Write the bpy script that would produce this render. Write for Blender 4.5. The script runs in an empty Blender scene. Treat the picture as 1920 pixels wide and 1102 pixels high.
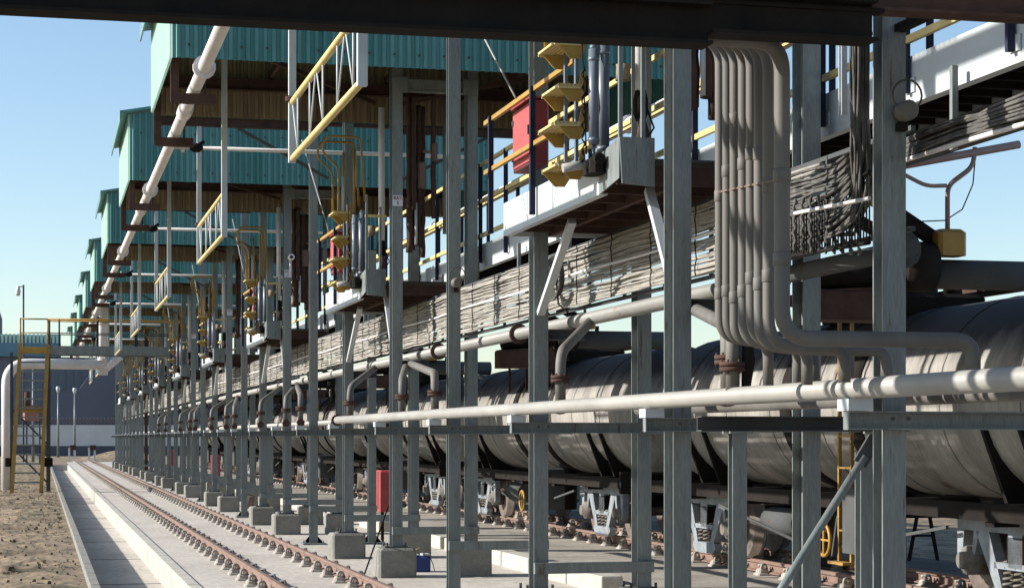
import bpy, math, random
from mathutils import Vector, Matrix
random.seed(7)
PI = math.pi
scene = bpy.context.scene
# ---------------------------------------------------------------- camera
YAW = math.atan(884/3650)
cam = bpy.data.cameras.new("camera"); camo = bpy.data.objects.new("camera", cam)
scene.collection.objects.link(camo)
camo.location = (0, 0, 1.8); camo.rotation_euler = (PI/2, 0, -YAW)
cam.sensor_width = 36; cam.lens = 3650/1920*36; cam.shift_y = 270/1920
cam.clip_start = 0.1; cam.clip_end = 6000
scene.camera = camo
# ---------------------------------------------------------------- sky and sun
sun_dir = Vector((-1.0, 0.22, 0.488)).normalized()
EL = math.asin(sun_dir.z); AZ = math.atan2(sun_dir.x, sun_dir.y)
w = bpy.data.worlds.new("World"); scene.world = w; w.use_nodes = True
nt = w.node_tree; nt.nodes.clear()
sky = nt.nodes.new('ShaderNodeTexSky'); sky.sky_type = 'NISHITA'; sky.sun_disc = False
sky.sun_elevation = EL; sky.sun_rotation = AZ; sky.air_density = 1.0; sky.dust_density = 0.35; sky.ozone_density = 2.2
bg = nt.nodes.new('ShaderNodeBackground'); bg.inputs[1].default_value = 0.108
wo = nt.nodes.new('ShaderNodeOutputWorld')
nt.links.new(sky.outputs[0], bg.inputs[0]); nt.links.new(bg.outputs[0], wo.inputs[0])
sl = bpy.data.lights.new("sun", 'SUN'); sl.energy = 5.0; sl.angle = math.radians(0.6); sl.color = (1.0, 0.955, 0.89)
so = bpy.data.objects.new("sun", sl); scene.collection.objects.link(so)
so.rotation_euler = (-sun_dir).to_track_quat('-Z', 'Y').to_euler(); so.location = (-30, 20, 40)
scene.view_settings.view_transform = 'Standard'; scene.view_settings.look = 'None'
scene.view_settings.gamma = 1; scene.view_settings.exposure = 0.74
scene.render.film_transparent = False
# ---------------------------------------------------------------- materials
def mat(name, col, col2=None, scale=3.0, rough=0.6, metal=0.0, rust=0.0, rustcol=(0.10,0.045,0.02), stretch=(1,1,1), bump=0.0, detail=5, fine=0.0):
    m = bpy.data.materials.new(name); m.use_nodes = True
    n = m.node_tree; b = n.nodes['Principled BSDF']
    b.inputs['Roughness'].default_value = rough; b.inputs['Metallic'].default_value = metal
    geo = n.nodes.new('ShaderNodeNewGeometry')
    mp = n.nodes.new('ShaderNodeMapping'); mp.inputs['Scale'].default_value = stretch
    n.links.new(geo.outputs['Position'], mp.inputs['Vector'])
    no = n.nodes.new('ShaderNodeTexNoise'); no.inputs['Scale'].default_value = scale; no.inputs['Detail'].default_value = detail
    no.inputs['Roughness'].default_value = 0.65
    n.links.new(mp.outputs[0], no.inputs['Vector'])
    rp = n.nodes.new('ShaderNodeMapRange'); rp.inputs[1].default_value = 0.32; rp.inputs[2].default_value = 0.68
    n.links.new(no.outputs[0], rp.inputs[0])
    mx = n.nodes.new('ShaderNodeMix'); mx.data_type = 'RGBA'
    c2 = col2 or tuple(c*0.72 for c in col)
    mx.inputs[6].default_value = (*col, 1); mx.inputs[7].default_value = (*c2, 1)
    n.links.new(rp.outputs[0], mx.inputs[0])
    out = mx.outputs[2]
    if rust > 0:
        n2 = n.nodes.new('ShaderNodeTexNoise'); n2.inputs['Scale'].default_value = scale*2.3; n2.inputs['Detail'].default_value = 8
        n2.inputs['Roughness'].default_value = 0.7
        n.links.new(mp.outputs[0], n2.inputs['Vector'])
        r2 = n.nodes.new('ShaderNodeMapRange'); r2.inputs[1].default_value = 0.68-rust*0.3; r2.inputs[2].default_value = 0.76-rust*0.3
        n.links.new(n2.outputs[0], r2.inputs[0])
        m2 = n.nodes.new('ShaderNodeMix'); m2.data_type = 'RGBA'; m2.inputs[7].default_value = (*rustcol, 1)
        n.links.new(r2.outputs[0], m2.inputs[0]); n.links.new(out, m2.inputs[6]); out = m2.outputs[2]
    if fine > 0:
        n3 = n.nodes.new('ShaderNodeTexNoise'); n3.inputs['Scale'].default_value = scale*14; n3.inputs['Detail'].default_value = 3
        n.links.new(mp.outputs[0], n3.inputs['Vector'])
        m3 = n.nodes.new('ShaderNodeMix'); m3.data_type = 'RGBA'; m3.blend_type = 'MULTIPLY'; m3.inputs[0].default_value = fine
        r3 = n.nodes.new('ShaderNodeMapRange'); r3.inputs[1].default_value = 0.3; r3.inputs[2].default_value = 0.7; r3.inputs[3].default_value = 0.4; r3.inputs[4].default_value = 1.15
        n.links.new(n3.outputs[0], r3.inputs[0])
        n.links.new(out, m3.inputs[6]); n.links.new(r3.outputs[0], m3.inputs[7]); out = m3.outputs[2]
    n.links.new(out, b.inputs['Base Color'])
    if bump > 0:
        bp = n.nodes.new('ShaderNodeBump'); bp.inputs['Strength'].default_value = bump; bp.inputs['Distance'].default_value = 0.02
        nb = n.nodes.new('ShaderNodeTexNoise'); nb.inputs['Scale'].default_value = scale*8; nb.inputs['Detail'].default_value = 6
        n.links.new(geo.outputs['Position'], nb.inputs['Vector'])
        n.links.new(nb.outputs[0], bp.inputs['Height']); n.links.new(bp.outputs[0], b.inputs['Normal'])
    return m
M = {}
M['steel'] = mat('grey_painted_steel', (0.22,0.243,0.235), (0.15,0.165,0.16), 3.2, 0.4, rust=0.27, rustcol=(0.10,0.065,0.045), stretch=(2.5,2.5,.3), fine=.4)
M['steel2'] = mat('dark_grey_steel', (0.085,0.09,0.09), (0.07,0.07,0.07), 2.5, 0.5, rust=0.25)
M['pale'] = mat('pale_painted_steel', (0.50,0.53,0.54), (0.40,0.425,0.43), 1.6, 0.5, rust=0.08, stretch=(1,.5,1.5))
M['navy'] = mat('dark_blue_steel', (0.03,0.035,0.06), None, 4, 0.5)
M['rustyyellow'] = mat('rusty_yellow_paint', (0.36,0.21,0.04), (0.14,0.08,0.03), 3, 0.7, rust=.45, rustcol=(.06,.035,.02))
M['yellow'] = mat('yellow_paint', (0.40,0.235,0.035), (0.28,0.15,0.022), 3, 0.5, rust=0.15)
M['yellow_pale'] = mat('pale_yellow_paint', (0.62,0.50,0.22), (0.50,0.38,0.14), 3, 0.5, rust=0.12)  # paler yellow for guard rails, walkway handrails and stair treads
M['red'] = mat('red_paint', (0.30,0.03,0.035), (0.22,0.025,0.03), 5, 0.5)
M['redpale'] = mat('faded_red_paint', (0.42,0.07,0.07), (0.33,0.05,0.05), 5, 0.6, rust=.1)
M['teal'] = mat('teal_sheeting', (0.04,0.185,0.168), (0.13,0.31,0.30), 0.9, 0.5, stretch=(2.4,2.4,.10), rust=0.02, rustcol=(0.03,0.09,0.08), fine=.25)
M['teal_pale'] = mat('sunlit_teal_sheeting', (0.46,0.66,0.55), (0.52,0.70,0.60), 1.3, 0.5, stretch=(2,2,.2))  # paler teal copy: sunlight on the left fascia put into the colour
M['tan'] = mat('tan_sheet_lining', (0.33,0.26,0.16), (0.18,0.14,0.09), 2.2, 0.8, stretch=(3,3,.3), rust=0.2)
M['white'] = mat('white_pipe_paint', (0.72,0.68,0.66), (0.60,0.56,0.53), 3, 0.5, rust=0.10, rustcol=(0.3,0.2,0.13))
M['brown'] = mat('rusty_brown_steel', (0.10,0.06,0.045), (0.06,0.035,0.03), 5, 0.8)
M['pipe'] = mat('cream_grey_pipe', (0.35,0.335,0.30), (0.25,0.24,0.215), 2.5, 0.55, rust=0.12, rustcol=(0.2,0.13,0.08), stretch=(1,.4,1))
M['pipe2'] = mat('dusty_grey_pipe', (0.15,0.138,0.12), (0.09,0.083,0.073), 2.2, 0.65, rust=0.10, rustcol=(0.12,0.08,0.05), stretch=(1,1,.25))
M['black'] = mat('black_grime_and_shade', (0.012,0.011,0.010), (0.022,0.018,0.015), 5, 0.7)  # for black parts; on the rack beams shade is put into the colour
M['cable'] = mat('dusty_cable', (0.38,0.355,0.31), (0.20,0.185,0.16), 5, 0.8, stretch=(1,.5,8))
M['cable2'] = mat('grey_cable', (0.15,0.145,0.135), (0.05,0.048,0.045), 6, 0.7)
M['concrete'] = mat('concrete', (0.56,0.51,0.44), (0.42,0.38,0.32), .9, 0.9, bump=0.25, rust=0.16, rustcol=(0.28,0.235,0.185), fine=.35, stretch=(1,.35,1))
M['concrete_dark'] = mat('plinth_concrete', (0.27,0.26,0.22), (0.19,0.18,0.155), 3.0, 0.9, bump=0.4, rust=0.1, rustcol=(0.10,0.09,0.07), fine=.3)
M['concrete_light'] = mat('whitewashed_concrete', (0.52,0.49,0.42), (0.38,0.355,0.30), 2.2, 0.9, bump=0.3, fine=.35, rust=0.16, rustcol=(0.3,0.26,0.2))
M['dirt'] = mat('sandy_dirt', (0.38,0.285,0.175), (0.14,0.095,0.05), 0.7, 1.0, bump=1.0, rust=0.5, rustcol=(0.085,0.07,0.036), detail=12, fine=.9, stretch=(1.0,.55,1))
M['siding'] = mat('dusty_stained_concrete', (0.40,0.36,0.30), (0.24,0.21,0.17), 1.1, 0.9, bump=.3, rust=.3, rustcol=(.15,.12,.09), fine=.4)
M['slab_shade'] = mat('shaded_concrete', (0.05,0.045,0.04), (0.12,0.11,0.095), 1.6, 0.8, bump=.3, fine=.4)  # concrete with the shade around the train mixed into its colour
M['rail'] = mat('rusty_rail', (0.215,0.14,0.105), (0.15,0.09,0.068), 4, 0.75)
M['clip'] = mat('rail_fastening', (0.42,0.39,0.34), (0.22,0.19,0.16), 9, 0.85)
M['padpale'] = mat('cream_baseplate_grout', (0.42,0.38,0.31), (0.33,0.28,0.22), 9, 0.85)
M['tank'] = mat('dusty_tank_paint', (0.36,0.34,0.305), (0.20,0.185,0.165), 1.1, 0.8, fine=.35, rust=0.26, rustcol=(0.17,0.10,0.065), stretch=(1,1.6,.4))
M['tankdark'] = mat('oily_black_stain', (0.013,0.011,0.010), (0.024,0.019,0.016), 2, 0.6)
M['bogie'] = mat('pale_blue_grey_casting', (0.25,0.28,0.31), (0.14,0.15,0.155), 5, 0.6, rust=0.15)
M['axle'] = mat('dusty_axle_box', (0.20,0.175,0.15), (0.10,0.085,0.07), 9, 0.85)
M['wheel'] = mat('wheel_steel', (0.16,0.125,0.10), (0.08,0.06,0.05), 6, 0.6)
M['bluebag'] = mat('blue_fabric', (0.03,0.055,0.22), None, 12, 0.8)
M['slate'] = mat('slate_cladding', (0.115,0.13,0.165), (0.095,0.105,0.135), 0.1, 0.8, stretch=(1,1,.3))
M['slate2'] = mat('grey_cladding', (0.17,0.185,0.21), (0.145,0.16,0.18), 0.1, 0.8, stretch=(1,1,.3))
M['farteal'] = mat('far_teal_roofing', (0.13,0.24,0.26), (0.10,0.19,0.21), .2, 0.7)
M['wallwhite'] = mat('white_wall_paint', (0.66,0.64,0.62), (0.55,0.53,0.50), .3, 0.9, rust=0.03, rustcol=(0.4,0.36,0.3))
M['wallbase'] = mat('dark_wall_base', (0.10,0.10,0.12), None, .5, 0.9)
M['cyl'] = mat('blue_grey_cylinder', (0.15,0.18,0.22), (0.11,0.13,0.16), 5, 0.4)
M['pink'] = mat('faded_pink_pipe', (0.33,0.22,0.20), (0.25,0.16,0.15), 6, 0.6)
M['green'] = mat('green_tag', (0.12,0.38,0.12), None, 6, 0.6)
M['orange'] = mat('orange_paint', (0.33,0.13,0.08), None, 3, 0.6)
M['sign'] = mat('white_sign', (0.7,0.68,0.7), None, 9, 0.5)
M['scrub'] = mat('dry_scrub', (0.10,0.11,0.05), (0.16,0.13,0.07), 6, 1)
M['railtop'] = mat('worn_rail_head', (0.30,0.19,0.14), (0.22,0.13,0.10), 4, 0.5)
def shade_top(m, z0, z1, col, amp):  # puts shade into the colour: darker toward the top, with a streaky edge
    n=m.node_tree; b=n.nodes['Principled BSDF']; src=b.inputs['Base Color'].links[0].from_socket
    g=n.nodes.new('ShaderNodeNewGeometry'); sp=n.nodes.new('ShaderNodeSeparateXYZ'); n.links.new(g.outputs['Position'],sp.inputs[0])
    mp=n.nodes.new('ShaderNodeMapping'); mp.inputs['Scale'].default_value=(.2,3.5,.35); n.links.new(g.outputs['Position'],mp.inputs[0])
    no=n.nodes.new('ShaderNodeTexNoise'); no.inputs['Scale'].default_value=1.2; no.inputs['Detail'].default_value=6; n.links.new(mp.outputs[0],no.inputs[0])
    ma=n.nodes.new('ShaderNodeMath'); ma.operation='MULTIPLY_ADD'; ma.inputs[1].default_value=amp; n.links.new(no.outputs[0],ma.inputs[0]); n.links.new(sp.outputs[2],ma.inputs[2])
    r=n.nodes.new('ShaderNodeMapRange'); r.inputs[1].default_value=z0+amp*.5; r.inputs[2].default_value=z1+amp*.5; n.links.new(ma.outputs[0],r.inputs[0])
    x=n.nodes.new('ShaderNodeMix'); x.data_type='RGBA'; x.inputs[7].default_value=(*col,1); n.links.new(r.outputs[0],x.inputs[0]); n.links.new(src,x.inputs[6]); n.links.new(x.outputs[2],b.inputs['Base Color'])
shade_top(M['tank'],2.50,2.80,(0.045,0.043,0.042),.6); M['tank'].node_tree.nodes['Principled BSDF'].inputs['Specular IOR Level'].default_value=.25
for k_ in ('tankdark','black','slab_shade','brown','steel2','cable2','navy'):
    b_=M[k_].node_tree.nodes['Principled BSDF']; b_.inputs['Specular IOR Level'].default_value=.12; b_.inputs['Roughness'].default_value=.9
# ---------------------------------------------------------------- mesh builder
ORG = {}
class MB:
    def __init__(s): s.v = []; s.f = []; s.sm = []; s.c = []
    def cut(s): s.c.append((len(s.v),len(s.f))); return s
    def add(s, vs, fs, smooth=False):
        o = len(s.v); s.v += [Vector(p) for p in vs]
        for f in fs: s.f.append([i+o for i in f]); s.sm.append(smooth)
        return s
    def box(s, a, b, taper=None):
        x0,y0,z0 = a; x1,y1,z1 = b
        vs = [(x0,y0,z0),(x1,y0,z0),(x1,y1,z0),(x0,y1,z0),(x0,y0,z1),(x1,y0,z1),(x1,y1,z1),(x0,y1,z1)]
        return s.add(vs, [(0,3,2,1),(4,5,6,7),(0,1,5,4),(1,2,6,5),(2,3,7,6),(3,0,4,7)])
    def cbox(s, a, b, c=0.02):      # box with chamfered vertical edges and top
        x0,y0,z0 = a; x1,y1,z1 = b
        def ring(i, z): return [(x0+i+c,y0+i,z),(x1-i-c,y0+i,z),(x1-i,y0+i+c,z),(x1-i,y1-i-c,z),(x1-i-c,y1-i,z),(x0+i+c,y1-i,z),(x0+i,y1-i-c,z),(x0+i,y0+i+c,z)]
        vs = ring(0,z0)+ring(0,z1-c)+ring(c,z1)
        fs = [tuple(range(7,-1,-1)), tuple(range(16,24))]
        for k in (0,8):
            for i in range(8): j=(i+1)%8; fs.append((k+i,k+j,k+8+j,k+8+i))
        return s.add(vs, fs)
    def ext(s, prof, p0, p1, up=(0,0,1), closed=True):   # sweep a 2D profile (x=side,y=up) from p0 to p1
        p0=Vector(p0); p1=Vector(p1); d=(p1-p0).normalized(); u=Vector(up)
        r = d.cross(u)
        if r.length < 1e-5: u = Vector((0,1,0)); r = d.cross(u)
        r.normalize(); u = r.cross(d).normalized()
        n=len(prof); vs=[p0+r*a+u*b for a,b in prof]+[p1+r*a+u*b for a,b in prof]
        fs=[(i,(i+1)%n,n+(i+1)%n,n+i) for i in range(n if closed else n-1)]
        if closed: fs += [tuple(range(n-1,-1,-1)), tuple(range(n,2*n))]
        return s.add(vs, fs)
    def bar(s, p0, p1, wd, ht, up=(0,0,1)):
        a=wd/2; b=ht/2
        return s.ext([(-a,-b),(a,-b),(a,b),(-a,b)], p0, p1, up)
    def ibeam(s, p0, p1, b, h, tf=0.012, tw=0.009, up=(0,0,1)):    # flanges normal to up
        B=b/2; H=h/2; w_=tw/2
        s.ext([(-B,-H),(B,-H),(B,-H+tf),(-B,-H+tf)], p0, p1, up)
        s.ext([(-B,H-tf),(B,H-tf),(B,H),(-B,H)], p0, p1, up)
        s.ext([(-w_,-H+tf),(w_,-H+tf),(w_,H-tf),(-w_,H-tf)], p0, p1, up)
        return s
    def tube(s, pts, r, n=8, caps=True, rad=None):
        pts=[Vector(p) for p in pts]; m=len(pts)
        T=[]
        for i in range(m):
            a=pts[max(i-1,0)]; b=pts[min(i+1,m-1)]; T.append((b-a).normalized())
        ref=Vector((0,0,1)) if abs(T[0].z)<0.9 else Vector((1,0,0))
        N=(ref-T[0]*ref.dot(T[0])).normalized()
        vs=[]
        for i in range(m):
            N=(N-T[i]*N.dot(T[i]))
            N = N.normalized() if N.length>1e-6 else T[i].orthogonal().normalized()
            Bn=T[i].cross(N); rr = rad[i] if rad else r
            for k in range(n):
                t=2*PI*k/n; vs.append(pts[i]+(N*math.cos(t)+Bn*math.sin(t))*rr)
        fs=[]
        for i in range(m-1):
            for k in range(n):
                j=(k+1)%n; fs.append((i*n+k,i*n+j,(i+1)*n+j,(i+1)*n+k))
        s.add(vs, fs, True)
        if caps:
            o=len(s.v)-m*n
            s.f.append([o+k for k in range(n-1,-1,-1)]); s.sm.append(False)
            s.f.append([o+(m-1)*n+k for k in range(n)]); s.sm.append(False)
        return s
    def cyl(s, p0, p1, r, n=12): return s.tube([p0,p1], r, n)
    def build(s, name, m, parent=None, sub=None):
        if s.c:
            cc=[(0,0)]+s.c+[(len(s.v),len(s.f))]; res=[]
            for (v0,f0),(v1,f1) in zip(cc,cc[1:]):
                if f1>f0:
                    t=MB(); t.v=s.v[v0:v1]; t.f=[[i-v0 for i in f] for f in s.f[f0:f1]]; t.sm=s.sm[f0:f1]; res.append(t.build(name,m,parent))
            return res[0]
        me=bpy.data.meshes.new(name)
        o0 = ORG.get(parent.name, Vector((0,0,0))) if parent else Vector((0,0,0))
        me.from_pydata([tuple(p-o0) for p in s.v], [], s.f)
        me.polygons.foreach_set('use_smooth', s.sm)
        me.materials.append(M[m] if isinstance(m,str) else m); me.update()
        ob=bpy.data.objects.new(name, me); scene.collection.objects.link(ob)
        if parent: ob.parent=parent; ORG[ob.name]=o0
        return ob
def bend(pts, r, n=5):      # round the corners of a polyline
    pts=[Vector(p) for p in pts]; out=[pts[0]]
    for i in range(1,len(pts)-1):
        a,b,c=pts[i-1],pts[i],pts[i+1]
        d1=(a-b); d2=(c-b); rr=min(r,d1.length*.48,d2.length*.48)
        p=b+d1.normalized()*rr; q=b+d2.normalized()*rr
        for k in range(n+1):
            t=k/n; out.append(p*(1-t)**2+b*2*t*(1-t)+q*t*t)
    out.append(pts[-1]); return out
def tag(o, label=None, cat=None, group=None, kind=None):
    if label: o['label']=label
    if cat: o['category']=cat
    if group: o['group']=group
    if kind: o['kind']=kind
    return o
def thing(name, loc, label, cat, group=None):
    o=bpy.data.objects.new(name,None); scene.collection.objects.link(o)
    o.location=loc; o.empty_display_size=.2; ORG[o.name]=Vector(loc); tag(o,label,cat,group); return o
def solo(mb, name, m, label, cat, group=None, base=None):
    # one-mesh thing: put the origin at its base
    if base is None:
        xs=[p.x for p in mb.v]; ys=[p.y for p in mb.v]; zs=[p.z for p in mb.v]
        base=Vector(((min(xs)+max(xs))/2,(min(ys)+max(ys))/2,min(zs)))
    mb.v=[p-Vector(base) for p in mb.v]
    o=mb.build(name,m); o.location=base; return tag(o,label,cat,group)
def copy_tree(o, parent=None):
    c=o.copy(); scene.collection.objects.link(c)
    if parent: c.parent=parent
    for ch in o.children: copy_tree(ch,c)
    return c
def dup(o, dy, label, dx=0, dz=0):
    bpy_children = list(o.children)
    c=copy_tree(o); c.location=Vector(o.location)+Vector((dx,dy,dz)); c['label']=label; return c
cs, sn = math.cos(YAW), math.sin(YAW)
def YD(d, X): return (d - X*sn)/cs
ORD=['nearest','second nearest','third nearest','fourth nearest','fifth nearest','sixth nearest','seventh nearest','eighth nearest','ninth nearest','tenth nearest','eleventh nearest']
def ring_flange(mb, c, axis, r, th, n=14):
    c=Vector(c); a=Vector(axis).normalized()
    mb.cyl(c-a*th, c-a*th*.1, r, n); mb.cyl(c+a*th*.1, c+a*th, r, n)
    u=a.orthogonal().normalized(); v=a.cross(u)
    for k in range(6):
        t=2*PI*k/6; q=c+(u*math.cos(t)+v*math.sin(t))*r*.82
        mb.cyl(q-a*th*1.5, q+a*th*1.5, r*.09, 5)
# ================================================================ THE SETTING
def grid(x0,x1,y0,y1,nx,ny,zf):
    mb=MB(); vs=[(x0+(x1-x0)*i/nx, y0+(y1-y0)*j/ny, 0) for j in range(ny+1) for i in range(nx+1)]
    vs=[(x,y,zf(x,y)) for x,y,_ in vs]
    fs=[(j*(nx+1)+i,j*(nx+1)+i+1,(j+1)*(nx+1)+i+1,(j+1)*(nx+1)+i) for j in range(ny) for i in range(nx)]
    return mb.add(vs,fs,True)
from mathutils import noise
def dz(x,y):
    e=min(1,max(0,(0.5-x)/.5))
    return -0.04+e*(0.07*noise.noise(Vector((x*1.1,y*.8,0)))+0.05*noise.noise(Vector((x*3.1,y*2.6,3)))+0.035*noise.noise(Vector((x*8,y*8,5))))
# ground: near strip beside the drain, far plain, and the ground right of the slab
g=grid(-9,0.57,14,133.6,110,760,dz)
TX0,TX1=0.57,1.74; SLX=12.2
g.box((-900,-60,-.6),(-9,3000,-.04)); g.box((-9,133.6,-.6),(SLX,3000,-.04)); g.box((SLX,-60,-.6),(1500,3000,-.04)); g.box((-9,-60,-.6),(SLX,-6,-.04)); g.box((-9,-6,-.6),(.57,14,-.04))
tag(g.build('ground','dirt'),kind='structure')
# low mounds of sand at the end of the track
def mound(cx,cy,rx,ry,h): 
    mb=MB(); n=22; m=7; vs=[(cx,cy,h)]
    for j in range(1,m+1):
        for i in range(n):
            t=2*PI*i/n; q=j/m; zz=h*(0.5+0.5*math.cos(PI*q))+ .12*h*noise.noise(Vector((i*.7,j*.9,cx)))-(.05 if j==m else 0)
            vs.append((cx+rx*q*math.cos(t),cy+ry*q*math.sin(t),zz))
    fs=[(0,1+i,1+(i+1)%n) for i in range(n)]
    for j in range(m-1):
        for i in range(n): a=1+j*n; k=(i+1)%n; fs.append((a+i,a+n+i,a+n+k,a+k))
    return mb.add(vs,fs,True)
mo=mound(7.0,172,4.5,9,.75); mo.add([tuple(p) for p in mound(-1.2,168,2.6,8,.45).v],[list(f) for f in mound(-1.2,168,2.6,8,.45).f],True)
mo.add([tuple(p) for p in mound(-14,150,7,20,.6).v],[list(f) for f in mound(-14,150,7,20,.6).f],True)
tag(mo.build('sand_mounds','dirt'),kind='structure')
# concrete slab for the tracks
sb=MB(); y=-6
while y<150:
    sb.box((TX1+.14,y,-.5),(6.6,min(y+5.98,150),0)); y+=6
sb.box((TX1+.14,-6,-.5),(6.6,150,-.012))
tag(sb.build('track_slab','concrete'),kind='structure')
sb=MB(); y=-6
while y<118:
    sb.box((6.6,y,-.5),(SLX,y+2.97,.10)); y+=3
sb.box((6.62,-6,-.5),(SLX-.02,118,.088))
tag(sb.build('siding_slab','siding'),kind='structure')
sb=MB(); sb.box((9.02,-6,.09),(9.82,111,.106)); sb.box((10.2,-6,.09),(SLX-.03,111,.105))  # thin dark sheets standing in for shade under and beyond the train
tag(sb.build('slab_shade_strips','slab_shade'),kind='structure')
dk=MB(); random.seed(3); y=-4
while y<112:
    L=random.choice([1.2,1.6,2.4]); 
    if random.random()<.9: dk.cbox((6.32,y,0.0),(6.585,y+L-.07,.20),.012)
    y+=L+random.choice([0,0,.3])
tag(dk.build('kerb','concrete_light'),kind='structure')
# drain channel
ch=MB()
ch.box((TX0+.13,-6,-.55),(TX1,133,-.35))
kb_=MB(); y=-6
while y<133: kb_.cbox((TX0,y,-.55),(TX0+.13,min(y+1.97,133.2),.04+.008*math.sin(y*3)),.012); y+=2
tag(kb_.build('drain_edge_kerb','concrete_dark'),kind='structure')
ch.box((TX0,133,-.55),(TX1+.14,133.3,.03))
tag(ch.build('drain_channel','concrete'),kind='structure')
cw=MB(); y=-6
while y<133:
    cw.box((TX1,y,-.55),(TX1+.135,min(y+2.96,133),.022)); y+=3
tag(cw.build('drain_kerb','concrete_light'),kind='structure')
jl=MB(); y=5.2
while y<133: jl.box((TX0+.14,y,-.35),(TX1-.005,y+.03,-.344)); y+=6
tag(jl.build('channel_joints','wallbase'),kind='structure')
# ---------------------------------------------------------------- rails
def railprof():
    return [(-.065,0),(.065,0),(.065,.012),(.012,.03),(.009,.095),(.034,.11),(.034,.14),(.026,.147),(-.026,.147),(-.034,.14),(-.034,.11),(-.009,.095),(-.012,.03),(-.065,.012)]
def clip(X, y, z):
    b=MB(); b.cbox((X-.17,y-.085,z-.002),(X+.17,y+.085,z+.028),.01)
    return b
def make_clip_mesh():
    b=MB(); b.cbox((-.215,-.10,0),(.215,.10,.035),.02)
    for s in (-1,1):
        b.cbox((s*.13-.06,-.075,.02),(s*.13+.06,.075,.085),.02)
        b.cyl((s*.12,0,.06),(s*.12,0,.115),.016,6)
        b.tube(bend([(s*.16,-.05,.05),(s*.15,-.05,.14),(s*.09,-.03,.13),(s*.06,.0,.06),(s*.09,.04,.13),(s*.16,.05,.12)],.02,2),.017,5)
    me=bpy.data.meshes.new('rail_clip'); me.from_pydata([tuple(p) for p in b.v],[],b.f); me.polygons.foreach_set('use_smooth',b.sm)
    return me,b
clipme,clipmb=make_clip_mesh(); clipme.materials.append(M['clip'])
def rail(X, y0, y1, z, label, ys, sp):
    root=thing('rail',(X,y0,z),label,'rail','railway rails')
    b=MB(); b.ext(railprof(),(X,y0,z+.02),(X,y1,z+.02)); b.build('rail_bar','rail',root)
    n=0; y=ys; rest=MB()
    while y<y1-1:
        if n<100:
            o=bpy.data.objects.new('rail_clip',clipme); scene.collection.objects.link(o); o.parent=root; o.location=(0,y-y0,0)
        else:
            rest.add([p+Vector((X,y,z)) for p in clipmb.v],clipmb.f)
        n+=1; y+=sp
    if rest.v: tag(rest.build('rail_clips','clip',root),kind='stuff')
rail(2.62,-4,158,0,'rusty left rail of the empty track beside the drain channel',18.5,1.05)
rail(3.75,-4,158,0,'rusty right rail of the empty track, nearer the steel columns',22.0,1.05)
rail(8.85,-4,112,.10,'rusty near rail under the tank wagons',16,.85)
rail(9.98,-4,112,.10,'rusty far rail under the tank wagons',18,.85)
# ================================================================ FAR BACKGROUND
# white boundary wall with dark base and razor wire
WY=205
r=thing('boundary_wall',(0,WY,-.03),'long white boundary wall with a dark base behind the end of the track','wall')
b=MB(); b.box((-60,WY,1.0),(60,WY+.3,3.15)); b.build('wall_panel','wallwhite',r)
b=MB(); b.box((-60.1,WY-.05,-.1),(60.1,WY+.35,1.0)); b.build('wall_base','wallbase',r)
b=MB(); pts=[]
for i in range(1500):
    t=i/1500; pts.append((-45+75*t, WY+.15+.32*math.cos(i*.9), 3.55+.36*math.sin(i*.9)))
solo(b.tube(pts,.03,3,False),'razor_wire','brown','coiled razor wire running along the top of the white wall','razor wire')
# large slate warehouse
BY=262
r=thing('warehouse',(0,BY,-.03),'huge dark slate warehouse with a teal roof behind the white wall','warehouse')
b=MB(); b.box((-45,BY,-.1),(34,BY+60,12.4))
for i in range(79): b.box((-45+i,BY-.06,0),(-44.8+i,BY,12.3))
b.build('wall','slate2',r)
b=MB(); b.add([(-45,BY-.8,12.4),(2.6,BY-.8,12.4),(2.6,BY-.2,14.2),(-45,BY-.2,14.2),(-45,BY+60,12.4),(2.6,BY+60,12.4),(2.6,BY+60,14.2),(-45,BY+60,14.2)],[(0,1,2,3),(1,5,6,2),(5,4,7,6),(4,0,3,7),(3,2,6,7)]); b.build('roof_fascia','farteal',r)
b=MB()
for i in range(95): b.box((-45+i*.5,BY+.3,14.2),(-44.72+i*.5,BY+.9,15.4))
b.box((-45,BY+.9,14.2),(2.6,BY+59,15.35)); b.build('roof','teal_pale',r)
YM=236
def PM(px,py): X=(px-76)*(YM*cs)/3755; return X, 1.8+(821-py)*(YM*cs+X*sn)/3650
pr=[PM(86,830),PM(86,742),PM(150,728),PM(216,640),PM(330,560),PM(330,830)]
n_=len(pr); b=MB(); b.add([(x,YM,z) for x,z in pr]+[(x,YM+18,z) for x,z in pr],[tuple(range(n_)),tuple(range(2*n_-1,n_-1,-1))]+[(q,n_+q,n_+(q+1)%n_,(q+1)%n_) for q in range(n_)])
solo(b,'sloping_shed','slate','dark shed with a steep sloping roof rising to the right behind the white wall','shed')
# rounded dark tower beyond the warehouse
r=thing('storage_silo',(-16,310,-.03),'dark rounded block rising above the teal roof at the far left','silo')
b=MB(); b.add([(x,y,z) for z in (-.1,21.0) for x,y in [(-34,300),(-7.6,300),(-6.6,300.6),(-6.0,302),(-6.0,325),(-34,325)]],[(0,1,7,6),(1,2,8,7),(2,3,9,8),(3,4,10,9),(4,5,11,10),(5,0,6,11),(6,7,8,9,10,11)]); b.build('wall','slate',r)
b=MB(); b.box((-34,299.6,21.0),(-6.6,325.4,21.7)); b.build('roof_edge','slate',r)
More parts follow.
